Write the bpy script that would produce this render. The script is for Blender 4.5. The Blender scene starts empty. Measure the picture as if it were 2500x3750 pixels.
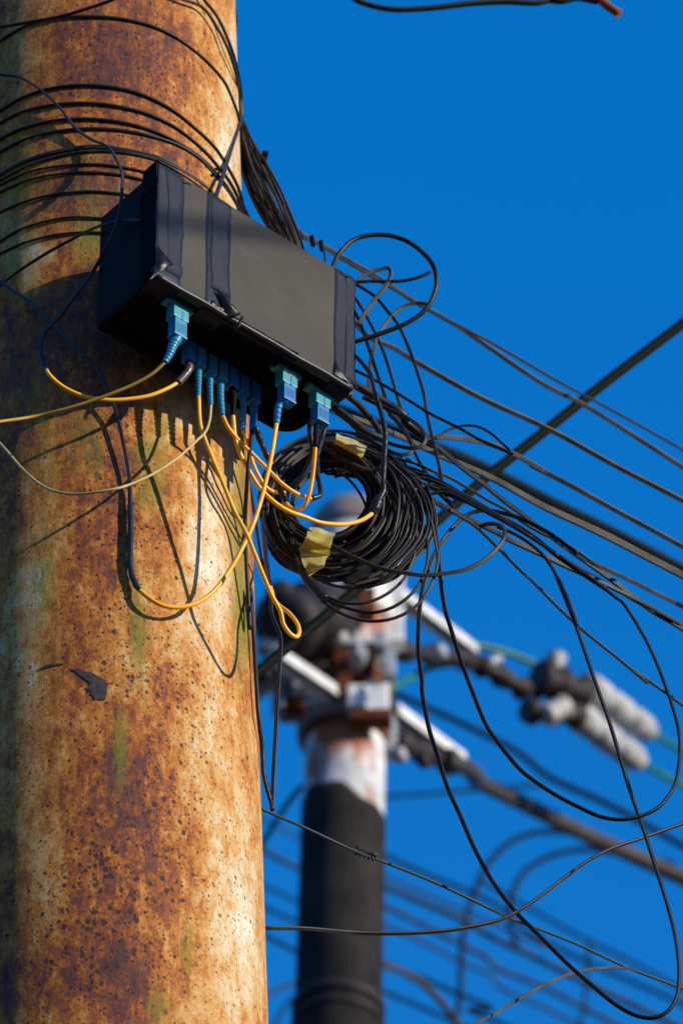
import bpy, bmesh, math, random
import numpy as np
from mathutils import Vector, noise as mnoise
random.seed(7); RNG = np.random.RandomState(5)
SC = bpy.context.scene
COL = SC.collection

# ------------------------------------------------------------------ camera
TH = math.radians(42.0)            # the camera looks up by 42 degrees
FP = 20800.0                       # focal length in photo pixels
CAM = Vector((0, 0, 1.6))
FW = Vector((0, math.cos(TH), math.sin(TH))); RT = Vector((1, 0, 0)); UPV = Vector((0, -math.sin(TH), math.cos(TH)))
cd = bpy.data.cameras.new('camera'); cam = bpy.data.objects.new('camera', cd); COL.objects.link(cam)
cam.location = CAM; cam.rotation_euler = (math.pi/2 + TH, 0, 0)
cd.sensor_fit = 'VERTICAL'; cd.sensor_height = 36.0; cd.sensor_width = 24.0
cd.lens = 36.0*FP/3750.0
cd.clip_start = 0.1; cd.clip_end = 4000
cd.dof.use_dof = True; cd.dof.focus_distance = 5.03; cd.dof.aperture_fstop = 15.0
SC.camera = cam
SC.render.resolution_x = 682; SC.render.resolution_y = 1024

# ------------------------------------------------------------------ sun, sky, exposure
SUN_AZ = math.radians(64)          # to the right, measured from the direction back to the camera
SUN_EL = math.radians(18)
sd = Vector((math.sin(SUN_AZ)*math.cos(SUN_EL), -math.cos(SUN_AZ)*math.cos(SUN_EL), math.sin(SUN_EL)))
ld = bpy.data.lights.new('sun', 'SUN'); ld.energy = 5.0; ld.angle = math.radians(0.5); ld.color = (1.0, 0.93, 0.80)
lo = bpy.data.objects.new('sun', ld); COL.objects.link(lo)
lo.rotation_euler = sd.to_track_quat('Z', 'Y').to_euler(); lo.location = (20, -10, 30)
W = bpy.data.worlds.new('World'); SC.world = W; W.use_nodes = True
nt = W.node_tree; bg = nt.nodes['Background']
sky = nt.nodes.new('ShaderNodeTexSky'); sky.sky_type = 'NISHITA'; sky.sun_disc = False
sky.sun_elevation = SUN_EL; sky.sun_rotation = math.atan2(sd.x, sd.y)
sky.air_density = 1.0; sky.dust_density = 0.05; sky.ozone_density = 4.0; sky.altitude = 300
# grade of the clear sky: deep saturated blue overhead, keeps its red only where the real sky is pale (towards the horizon)
sp = nt.nodes.new('ShaderNodeSeparateColor'); cb = nt.nodes.new('ShaderNodeCombineColor'); nt.links.new(sky.outputs[0], sp.inputs[0])
def wm(op, a, v, clamp=False):
    n = nt.nodes.new('ShaderNodeMath'); n.operation = op; n.use_clamp = False; nt.links.new(a, n.inputs[0]); n.inputs[1].default_value = v; return n.outputs[0]
nt.links.new(wm('MAXIMUM', wm('MULTIPLY', wm('SUBTRACT', sp.outputs[0], 0.40), 0.6), 0.015), cb.inputs[0])
nt.links.new(wm('MULTIPLY', wm('POWER', sp.outputs[1], 0.5), 1.70), cb.inputs[1])
nt.links.new(wm('MULTIPLY', wm('POWER', sp.outputs[2], 0.35), 4.45), cb.inputs[2])
nt.links.new(cb.outputs[0], bg.inputs[0]); bg.inputs[1].default_value = 0.1
SC.view_settings.view_transform = 'Standard'; SC.view_settings.look = 'None'
SC.view_settings.exposure = 0.0; SC.view_settings.gamma = 1.0

# ------------------------------------------------------------------ geometry helpers
def rayd(x, y):
    return FW + RT*((x-1250)/FP) + UPV*((1875-y)/FP)
def PY(x, y, Y):
    d = rayd(x, y); return CAM + d*(Y/d.y)
def proj(p):
    v = p - CAM; d = v.dot(FW); return 1250 + FP*v.dot(RT)/d, 1875 - FP*v.dot(UPV)/d
CR = {'A': (0, 0, .7972), 'B': (1250, 0, .7972), 'C': (0, 900, .6378), 'D': (800, 800, .6378), 'E': (500, 1000, .5102),
      'G': (400, 1500, .5102), 'H': (900, 1400, .5102), 'I': (1500, 1400, .6378), 'J': (900, 2000, .5102), 'K': (1400, 2100, .7015),
      'L': (900, 2800, .574), 'M': (1600, 2800, .574), 'N': (0, 2200, .6592), 'O': (1050, 750, .5102), 'Q': (1200, 1450, .5102),
      'R': (850, 400, .2551), 'S': (300, 550, .3827), 'T': (900, 1500, .3189), 'U': (1800, 2300, .4464), 'V': (600, 1250, .2551),
      'Z': (0, 0, 1.5944), 'P': (0, 0, 1.0)}
# near pole
PR = 0.146; PY0 = 3.864
pa = PY(351, 3750, PY0); pb = PY(325, 0, PY0)
PAX = (pb-pa).normalized()
def axis_at(z): return pa + PAX*((z-pa.z)/PAX.z)
def hit_pole(x, y, off):
    d = rayd(x, y); R = PR+off
    # iterate on the leaning axis (lean is tiny)
    z = CAM.z + d.z/d.y*(PY0-0.12); t = None
    for _ in range(4):
        a = axis_at(z)
        ox, oy = CAM.x-a.x, CAM.y-a.y
        A = d.x**2+d.y**2; B = 2*(ox*d.x+oy*d.y); C = ox*ox+oy*oy-R*R
        D = B*B-4*A*C
        if D < 0: return PY(x, y, PY0)
        t = (-B-math.sqrt(D))/(2*A); z = CAM.z+t*d.z
    return CAM+d*t
def resolve(pts, crop, Y):
    """photo points with known distances -> world points; third entry: distance Y, or (<1) clearance from the pole"""
    cur = crop; out = []; 
    for p in pts:
        if isinstance(p, str): cur = p; continue
        if isinstance(p, Vector): out.append(p); continue
        ox, oy, s = CR[cur]; x = ox+p[0]*s; y = oy+p[1]*s
        out.append([x, y, p[2] if len(p) > 2 else None])
    n = len(out); ys = [None]*n
    for i, p in enumerate(out):
        if isinstance(p, Vector): ys[i] = p.y
        elif p[2] is not None and p[2] < 0: ys[i] = hit_side(p[0], p[1], -p[2]).y
        elif p[2] is not None: ys[i] = hit_pole(p[0], p[1], p[2]).y if p[2] < 1 else p[2]
    known = [i for i in range(n) if ys[i] is not None]
    if not known: ys = [Y]*n
    else: ys = list(np.interp(range(n), known, [ys[i] for i in known]))
    return [p if isinstance(p, Vector) else PY(p[0], p[1], ys[i]) for i, p in enumerate(out)]
def spline(pts, sub=8):
    if len(pts) < 3: return [pts[0].lerp(pts[-1], i/sub) for i in range(sub+1)]
    P = [pts[0]*2-pts[1]] + list(pts) + [pts[-1]*2-pts[-2]]; out = []
    for i in range(1, len(P)-2):
        p0, p1, p2, p3 = P[i-1:i+3]
        t = [0]
        for a, b in ((p0, p1), (p1, p2), (p2, p3)): t.append(t[-1]+max((b-a).length, 1e-6)**.5)
        for k in range(sub):
            u = t[1]+(t[2]-t[1])*k/sub
            A1 = p0*((t[1]-u)/(t[1]-t[0]))+p1*((u-t[0])/(t[1]-t[0]))
            A2 = p1*((t[2]-u)/(t[2]-t[1]))+p2*((u-t[1])/(t[2]-t[1]))
            A3 = p2*((t[3]-u)/(t[3]-t[2]))+p3*((u-t[2])/(t[3]-t[2]))
            B1 = A1*((t[2]-u)/(t[2]-t[0]))+A2*((u-t[0])/(t[2]-t[0]))
            B2 = A2*((t[3]-u)/(t[3]-t[1]))+A3*((u-t[1])/(t[3]-t[1]))
            out.append(B1*((t[2]-u)/(t[2]-t[1]))+B2*((u-t[1])/(t[2]-t[1])))
    out.append(pts[-1]); return out
ROUND = [(math.cos(a), math.sin(a)) for a in np.linspace(0, 2*math.pi, 11)[:-1]]
FLAT = []                      # flat drop cable: two ridges, a groove between
for a in np.linspace(0, 2*math.pi, 21)[:-1]:
    c, s = math.cos(a), math.sin(a)
    FLAT.append((c, .74*s*(abs(s)**-.35 if abs(s) > .01 else 1)*(1-.42*math.exp(-(c/.22)**2))))
def sweep(bm, path, rad, prof=ROUND, twist=0.0, face=None, cap=True, closed=False, tw0=0.0):
    n = len(path)
    if not hasattr(rad, '__len__'): rad = [rad]*n
    t0 = (path[1]-path[0]).normalized()
    ref = face or Vector((0, -0.7, -0.7))
    s = t0.cross(ref)
    if s.length < .05: s = t0.cross(Vector((1, 0, .2)))
    s.normalize(); rings = []; tp = t0
    for i, p in enumerate(path):
        a = path[max(i-1, 0)]; b = path[min(i+1, n-1)]
        if closed: a = path[i-1]; b = path[(i+1) % n]
        t = (b-a).normalized() if (b-a).length > 1e-9 else tp
        s = (s - t*s.dot(t)); s = s.normalized() if s.length > 1e-6 else t.orthogonal().normalized()
        if face is None and not closed:          # relax towards facing the viewer side
            w = t.cross(ref)
            if w.length > .2:
                w.normalize()
                if w.dot(s) < 0: w = -w
                s = (s*.9+w*.1).normalized()
        u = t.cross(s); tp = t
        an = tw0+twist*i/n; ca, sa = math.cos(an), math.sin(an)
        s2 = s*ca+u*sa; u2 = u*ca-s*sa
        rings.append([bm.verts.new(p+s2*(x*rad[i])+u2*(y*rad[i])) for x, y in prof])
    m = len(prof); last = n if closed else n-1
    for i in range(last):
        A = rings[i]; B = rings[(i+1) % n]
        for k in range(m):
            f = bm.faces.new((A[k], A[(k+1) % m], B[(k+1) % m], B[k])); f.smooth = True
    if cap and not closed:
        bm.faces.new(rings[0][::-1]); bm.faces.new(rings[-1])
def finish(name, bm, mat, parent=None, mats=None):
    me = bpy.data.meshes.new(name); bmesh.ops.recalc_face_normals(bm, faces=bm.faces); bm.to_mesh(me); bm.free()
    o = bpy.data.objects.new(name, me); COL.objects.link(o)
    for m in (mats or [mat]): me.materials.append(m)
    if parent: o.parent = parent
    return o
def tag(o, label, cat, group=None, kind=None):
    if label: o['label'] = label
    if cat: o['category'] = cat
    if group: o['group'] = group
    if kind: o['kind'] = kind
    return o
def empty(name, loc, label, cat, group=None):
    o = bpy.data.objects.new(name, None); COL.objects.link(o); o.location = loc; o.empty_display_size = .05
    bpy.context.view_layer.update()
    return tag(o, label, cat, group)
def fix(o):                    # children carry world coordinates: cancel the parent's own offset
    p = o.parent
    if p: o.matrix_parent_inverse = p.matrix_world.inverted()
    return o
def part(name, bm, mat, parent, label=None):
    o = finish(name, bm, mat, parent)
    M = parent.matrix_world.copy() if parent.parent is None else None
    if parent.type == 'EMPTY': o.location = -parent.location
    if label: o['label'] = label
    return o
def boxm(bm, o, ax, ay, az, x0, x1, y0, y1, z0, z1, bev=0.0):
    vs = [bm.verts.new(o+ax*x+ay*y+az*z) for x in (x0, x1) for y in (y0, y1) for z in (z0, z1)]
    fs = []
    for q in ((0, 1, 3, 2), (4, 6, 7, 5), (0, 4, 5, 1), (2, 3, 7, 6), (0, 2, 6, 4), (1, 5, 7, 3)):
        fs.append(bm.faces.new([vs[i] for i in q]))
    if bev > 0:
        es = set(e for f in fs for e in f.edges)
        bmesh.ops.bevel(bm, geom=list(es), offset=bev, segments=2, profile=.6, affect='EDGES')
    return fs
def beam(bm, p0, p1, w, h, up=Vector((0, 0, 1)), bev=0.003):
    t = (p1-p0); L = t.length; t.normalize(); s = t.cross(up).normalized(); u = s.cross(t)
    boxm(bm, p0, t, s, u, 0, L, -w/2, w/2, -h/2, h/2, bev)
def lathe(bm, p, ax, prof, n=24):
    """prof: list of (distance along the axis, radius)"""
    ax = ax.normalized(); s = ax.orthogonal().normalized(); u = ax.cross(s); R = []
    for t, r in prof:
        R.append([bm.verts.new(p+ax*t+(s*math.cos(a)+u*math.sin(a))*r) for a in np.linspace(0, 2*math.pi, n+1)[:-1]])
    for i in range(len(R)-1):
        for k in range(n):
            f = bm.faces.new((R[i][k], R[i][(k+1) % n], R[i+1][(k+1) % n], R[i+1][k])); f.smooth = True
    bm.faces.new(R[0][::-1]); bm.faces.new(R[-1])

# ------------------------------------------------------------------ materials
def mat(name, col, rough=.5, spec=.5, noise=0.0, nscale=200, bump=0.0, bscale=400, col2=None, metal=0.0, coat=0.0, stretch=None, lo_hi=(.35, .65)):
    m = bpy.data.materials.new(name); m.use_nodes = True; N = m.node_tree.nodes; Lk = m.node_tree.links
    b = N['Principled BSDF']; b.inputs['Base Color'].default_value = (*col, 1); b.inputs['Roughness'].default_value = rough
    b.inputs['Specular IOR Level'].default_value = spec; b.inputs['Metallic'].default_value = metal
    if coat: b.inputs['Coat Weight'].default_value = coat; b.inputs['Coat Roughness'].default_value = .15
    tc = N.new('ShaderNodeTexCoord'); mp = N.new('ShaderNodeMapping'); Lk.new(tc.outputs['Object'], mp.inputs[0])
    if stretch: mp.inputs['Scale'].default_value = stretch
    if col2 or noise:
        nz = N.new('ShaderNodeTexNoise'); nz.inputs['Scale'].default_value = nscale; nz.inputs['Detail'].default_value = 5
        nz.inputs['Roughness'].default_value = .65
        Lk.new(mp.outputs[0], nz.inputs['Vector'])
        rp = N.new('ShaderNodeValToRGB'); Lk.new(nz.outputs[0], rp.inputs[0])
        c2 = col2 or tuple(min(1, c*(1+noise)) for c in col); c1 = col if col2 else tuple(c*(1-noise) for c in col)
        rp.color_ramp.elements[0].position = lo_hi[0]; rp.color_ramp.elements[1].position = lo_hi[1]
        rp.color_ramp.elements[0].color = (*c1, 1); rp.color_ramp.elements[1].color = (*c2, 1)
        Lk.new(rp.outputs[0], b.inputs['Base Color'])
        mr = N.new('ShaderNodeMapRange'); mr.inputs[3].default_value = rough*.8; mr.inputs[4].default_value = min(1, rough*1.25)
        Lk.new(nz.outputs[0], mr.inputs[0]); Lk.new(mr.outputs[0], b.inputs['Roughness'])
    if bump:
        n2 = N.new('ShaderNodeTexNoise'); n2.inputs['Scale'].default_value = bscale; n2.inputs['Detail'].default_value = 4
        Lk.new(mp.outputs[0], n2.inputs['Vector'])
        bp = N.new('ShaderNodeBump'); bp.inputs['Strength'].default_value = bump; bp.inputs['Distance'].default_value = .001
        Lk.new(n2.outputs[0], bp.inputs['Height']); Lk.new(bp.outputs[0], b.inputs['Normal'])
    return m
M = {
 'cable': mat('black_cable_jacket', (.008, .0077, .007), .45, .28, col2=(.022, .020, .016), nscale=40, bump=.15, bscale=300),
 'dusty': mat('dusty_cable_jacket', (.036, .031, .022), .55, .3, col2=(.095, .082, .058), nscale=30, bump=.15, bscale=300),
 'grey': mat('grey_cable_jacket', (.022, .024, .028), .42, .35, noise=.2, nscale=60),
 'weathered': mat('weathered_cable_jacket', (.018, .016, .012), .5, .3, col2=(.050, .043, .030), nscale=35, bump=.15, bscale=300),
 'tape': mat('black_insulating_tape', (.012, .014, .020), .36, .4, noise=.3, nscale=90, bump=.6, bscale=120),
 'tapeflat': mat('aged_black_tape', (.032, .040, .062), .48, .35, noise=.16, nscale=45, bump=.25, bscale=90),
 'shell': mat('black_plastic_shell', (.007, .006, .006), .6, .08, noise=.15, nscale=60, bump=.05, bscale=300),
 'lip': mat('shiny_lip_plastic', (.034, .032, .029), .4, .45, noise=.25, nscale=60, bump=.3, bscale=150),
 'dark': mat('recess_plastic', (.0025, .0025, .0028), .7, .1, noise=.15, nscale=60),
 'lid': mat('dusty_black_lid', (.050, .043, .032), .6, .14, col2=(.075, .066, .051), nscale=9, bump=.08, bscale=900),
 'yellow': mat('yellow_fibre_jacket', (.96, .41, .012), .42, .4, col2=(1.0, .50, .02), nscale=30),
 'yellowold': mat('sun_bleached_yellow_jacket', (.42, .32, .08), .5, .3, col2=(.62, .50, .20), nscale=20),
 'yellowolive': mat('grimy_yellow_jacket', (.36, .21, .02), .5, .3, col2=(.48, .30, .04), nscale=25),
 'teal': mat('teal_adapter_plastic', (.020, .285, .315), .42, .5, noise=.06, nscale=80),
 'blue': mat('blue_plug_plastic', (.010, .165, .42), .4, .5, noise=.06, nscale=80),
 'blueteal': mat('blue_green_plug_plastic', (.014, .215, .37), .4, .5, noise=.08, nscale=80),
 'shrink': mat('brown_heat_shrink', (.075, .055, .05), .3, .6, noise=.2, nscale=80, bump=.3, bscale=150),
 'masking': mat('yellowed_paper_tape', (.66, .54, .10), .5, .3, col2=(.88, .82, .48), nscale=25, bump=.5, bscale=90),
 'print': mat('white_print', (.8, .85, .85), .5),
 'copper': mat('bare_copper_end', (.30, .070, .016), .7, .15, noise=.3, nscale=60, bump=.3, bscale=120),
 'greenwire': mat('green_insulated_wire', (.010, .15, .085), .5, noise=.3, nscale=10),
 'oldgreen': mat('weathered_green_black_wire', (.018, .026, .012), .6, noise=.3, nscale=15),
 'galv': mat('galvanised_white_steel', (.60, .57, .51), .5, .4, col2=(.82, .81, .77), nscale=16, bump=.3, bscale=30),
 'galvgrey': mat('galvanised_grey_steel', (.22, .22, .22), .5, .4, col2=(.42, .44, .46), nscale=20, bump=.3, bscale=30),
 'rust': mat('rusted_steel', (.07, .022, .012), .8, .1, col2=(.22, .065, .022), nscale=30, bump=.5, bscale=60),
 'porcelain': mat('weathered_white_sleeve', (.30, .29, .26), .5, .3, col2=(.54, .53, .49), nscale=16),
 'darkmetal': mat('dark_fitting_metal', (.012, .010, .010), .6, .3, col2=(.035, .022, .018), nscale=25),
 'blackgreen': mat('dark_green_black_jacket', (.004, .007, .002), .7, .12, noise=.3, nscale=12),
 'farwire': mat('distant_wire_jacket', (.006, .010, .015), .8, .2, noise=.2, nscale=5),
 'fat': mat('thick_black_cable_jacket', (.035, .028, .021), .6, .3, col2=(.07, .058, .045), nscale=8),
 'residue': mat('grey_tape_residue', (.050, .040, .036), .6, .3, noise=.35, nscale=150, bump=.4, bscale=300),
}
def ground_mat():
    m = bpy.data.materials.new('asphalt'); m.use_nodes = True; N = m.node_tree.nodes; Lk = m.node_tree.links; b = N['Principled BSDF']
    nz = N.new('ShaderNodeTexNoise'); nz.inputs['Scale'].default_value = 60; nz.inputs['Detail'].default_value = 8
    tc = N.new('ShaderNodeTexCoord'); Lk.new(tc.outputs['Object'], nz.inputs['Vector'])
    rp = N.new('ShaderNodeValToRGB'); rp.color_ramp.elements[0].color = (.03, .03, .03, 1); rp.color_ramp.elements[1].color = (.07, .068, .065, 1)
    Lk.new(nz.outputs[0], rp.inputs[0]); Lk.new(rp.outputs[0], b.inputs['Base Color']); b.inputs['Roughness'].default_value = .9
    return m
def pole_mat():
    m = bpy.data.materials.new('rusty_painted_pole'); m.use_nodes = True; N = m.node_tree.nodes; Lk = m.node_tree.links; b = N['Principled BSDF']
    def nd(t, **k):
        n = N.new(t)
        for a, v in k.items(): setattr(n, a, v)
        return n
    tc = nd('ShaderNodeTexCoord')
    def noise(scale, stretch=(1, 1, 1), detail=5, rough=.6, off=0):
        mp = nd('ShaderNodeMapping'); mp.inputs['Scale'].default_value = stretch; mp.inputs['Location'].default_value = (off, off*.7, off*1.3)
        Lk.new(tc.outputs['Object'], mp.inputs[0]); n = nd('ShaderNodeTexNoise'); n.inputs['Scale'].default_value = scale
        n.inputs['Detail'].default_value = detail; n.inputs['Roughness'].default_value = rough; Lk.new(mp.outputs[0], n.inputs['Vector']); return n.outputs[0]
    def math_(op, a, bb, c=None):
        n = nd('ShaderNodeMath', operation=op)
        for i, v in enumerate((a, bb, c)):
            if v is None: continue
            if isinstance(v, (int, float)): n.inputs[i].default_value = v
            else: Lk.new(v, n.inputs[i])
        return n.outputs[0]
    def mix(f, c1, c2):
        n = nd('ShaderNodeMix', data_type='RGBA'); 
        if isinstance(f, (int, float)): n.inputs[0].default_value = f
        else: Lk.new(f, n.inputs[0])
        for i, v in ((6, c1), (7, c2)):
            if isinstance(v, tuple): n.inputs[i].default_value = (*v, 1)
            else: Lk.new(v, n.inputs[i])
        return n.outputs[2]
    def step(v, lo, hi):
        n = nd('ShaderNodeMapRange'); n.inputs[1].default_value = lo; n.inputs[2].default_value = hi; n.clamp = True; Lk.new(v, n.inputs[0]); return n.outputs[0]
    def attr(a):
        n = nd('ShaderNodeAttribute'); n.attribute_name = a; return n.outputs['Fac']
    pale = attr('pale'); moss = attr('moss'); spots = attr('spots')
    big = noise(14, (1, 1, .55), 4, .6); mid = noise(60, (1, 1, .6), 7, .75, 3); fine = noise(210, (1, 1, .75), 6, .8, 9); streak = noise(130, (1, 1, .2), 5, .75, 5)
    v = math_('ADD', math_('ADD', math_('MULTIPLY', pale, 1.05), -.03), math_('MULTIPLY', math_('SUBTRACT', big, .5), .95))
    v = math_('ADD', v, math_('MULTIPLY', math_('SUBTRACT', mid, .5), 1.1))
    v = math_('ADD', v, math_('MULTIPLY', math_('SUBTRACT', fine, .5), .95))
    v = math_('ADD', v, math_('MULTIPLY', math_('SUBTRACT', streak, .5), .65))
    rp = nd('ShaderNodeValToRGB'); Lk.new(v, rp.inputs[0]); cr = rp.color_ramp
    E = [(0, (.075, .030, .024)), (.14, (.15, .042, .022)), (.28, (.29, .082, .012)), (.43, (.46, .165, .022)), (.61, (.56, .30, .085)), (.82, (.62, .46, .26)), (1, (.74, .63, .46))]
    cr.interpolation = 'EASE'; cr.elements[0].position = E[0][0]; cr.elements[0].color = (*E[0][1], 1); cr.elements[1].position = 1; cr.elements[1].color = (*E[-1][1], 1)
    for p, c in E[1:-1]: e = cr.elements.new(p); e.color = (*c, 1)
    col = rp.outputs[0]
    # purple brown mottling
    pn = noise(70, (1, 1, .7), 5, .7, 21)
    pm = math_('MULTIPLY', step(pn, .54, .66), step(math_('SUBTRACT', spots, math_('MULTIPLY', pale, .6)), 0, .6))
    col = mix(math_('MULTIPLY', pm, .5), col, (.115, .045, .036))
    # pits: dark specks
    def specks(scale, th, off):
        mp = nd('ShaderNodeMapping'); mp.inputs['Location'].default_value = (off, off, off); mp.inputs['Scale'].default_value = (1, 1, .8)
        wob = nd('ShaderNodeMix', data_type='RGBA', blend_type='LINEAR_LIGHT'); wob.inputs[0].default_value = .0016
        nn = nd('ShaderNodeTexNoise'); nn.inputs['Scale'].default_value = 300
        Lk.new(tc.outputs['Object'], wob.inputs[6]); Lk.new(nn.outputs[1], wob.inputs[7]); Lk.new(tc.outputs['Object'], nn.inputs['Vector'])
        Lk.new(wob.outputs[2], mp.inputs[0])
        vo = nd('ShaderNodeTexVoronoi'); vo.inputs['Scale'].default_value = scale; Lk.new(mp.outputs[0], vo.inputs['Vector'])
        sep = nd('ShaderNodeSeparateColor'); Lk.new(vo.outputs['Color'], sep.inputs[0])
        size = math_('MULTIPLY', math_('MULTIPLY', sep.outputs[0], sep.outputs[1]), th)
        size = math_('MULTIPLY', size, math_('ADD', spots, .25))
        return step(math_('SUBTRACT', size, vo.outputs['Distance']), -.03, .05)
    s1 = specks(235, .74, 0); s2 = specks(400, .85, 4)
    col = mix(math_('MULTIPLY', s2, .75), col, (.085, .030, .032)); col = mix(math_('MULTIPLY', s1, .9), col, (.040, .018, .016))
    # pale paint flakes left over
    fl = math_('MULTIPLY', step(noise(55, (1, 1, .5), 6, .75, 33), .64, .70), step(pale, .35, .9))
    col = mix(math_('MULTIPLY', fl, .6), col, (.62, .60, .52))
    # moss
    mn = math_('ADD', math_('MULTIPLY', noise(170, (1, 1, .35), 6, .8, 13), .9), math_('MULTIPLY', noise(40, (1, 1, .3), 3, .6, 17), .5))
    mm = step(math_('SUBTRACT', math_('ADD', moss, mn), 1.0), -.12, .30)
    mcol = mix(noise(200, (1, 1, 1), 3, .6, 2), (.085, .080, .008), (.27, .27, .025))
    col = mix(math_('MULTIPLY', mm, .9), col, mcol)
    Lk.new(col, b.inputs['Base Color'])
    b.inputs['Roughness'].default_value = .72; b.inputs['Specular IOR Level'].default_value = .25
    h = math_('ADD', math_('MULTIPLY', fine, .5), math_('MULTIPLY', mid, .9)); h = math_('SUBTRACT', h, math_('MULTIPLY', s1, .5)); h = math_('ADD', h, math_('MULTIPLY', mm, .5))
    bp = nd('ShaderNodeBump'); bp.inputs['Strength'].default_value = .8; bp.inputs['Distance'].default_value = .0013
    Lk.new(h, bp.inputs['Height']); Lk.new(bp.outputs[0], b.inputs['Normal'])
    return m

def dust(m):
    N = m.node_tree.nodes; Lk = m.node_tree.links; b = N['Principled BSDF']; src = b.inputs['Base Color'].links[0].from_socket
    tc = N.new('ShaderNodeTexCoord'); vo = N.new('ShaderNodeTexVoronoi'); vo.inputs['Scale'].default_value = 70; Lk.new(tc.outputs['Object'], vo.inputs['Vector'])
    sep = N.new('ShaderNodeSeparateColor'); Lk.new(vo.outputs['Color'], sep.inputs[0])
    mu = N.new('ShaderNodeMath'); mu.operation = 'MULTIPLY'; mu.inputs[1].default_value = .11; Lk.new(sep.outputs[0], mu.inputs[0])
    su = N.new('ShaderNodeMath'); su.operation = 'SUBTRACT'; Lk.new(mu.outputs[0], su.inputs[0]); Lk.new(vo.outputs['Distance'], su.inputs[1])
    mr = N.new('ShaderNodeMapRange'); mr.inputs[1].default_value = -.02; mr.inputs[2].default_value = .03; mr.inputs[4].default_value = .55; Lk.new(su.outputs[0], mr.inputs[0])
    nz = N.new('ShaderNodeTexNoise'); nz.inputs['Scale'].default_value = 22; nz.inputs['Detail'].default_value = 8; nz.inputs['Roughness'].default_value = .75; Lk.new(tc.outputs['Object'], nz.inputs['Vector'])
    m2 = N.new('ShaderNodeMapRange'); m2.inputs[1].default_value = .60; m2.inputs[2].default_value = .78; m2.inputs[4].default_value = .5; Lk.new(nz.outputs[0], m2.inputs[0])
    mx = N.new('ShaderNodeMath'); mx.operation = 'MAXIMUM'; Lk.new(mr.outputs[0], mx.inputs[0]); Lk.new(m2.outputs[0], mx.inputs[1])
    mix = N.new('ShaderNodeMix'); mix.data_type = 'RGBA'; Lk.new(mx.outputs[0], mix.inputs[0]); Lk.new(src, mix.inputs[6]); mix.inputs[7].default_value = (.15, .14, .12, 1)
    Lk.new(mix.outputs[2], b.inputs['Base Color'])
dust(M['lid']); dust(M['tapeflat'])

# ------------------------------------------------------------------ ground
bm = bmesh.new(); bmesh.ops.create_grid(bm, x_segments=8, y_segments=8, size=1500)
g = finish('ground', bm, ground_mat()); g['kind'] = 'structure'

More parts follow.
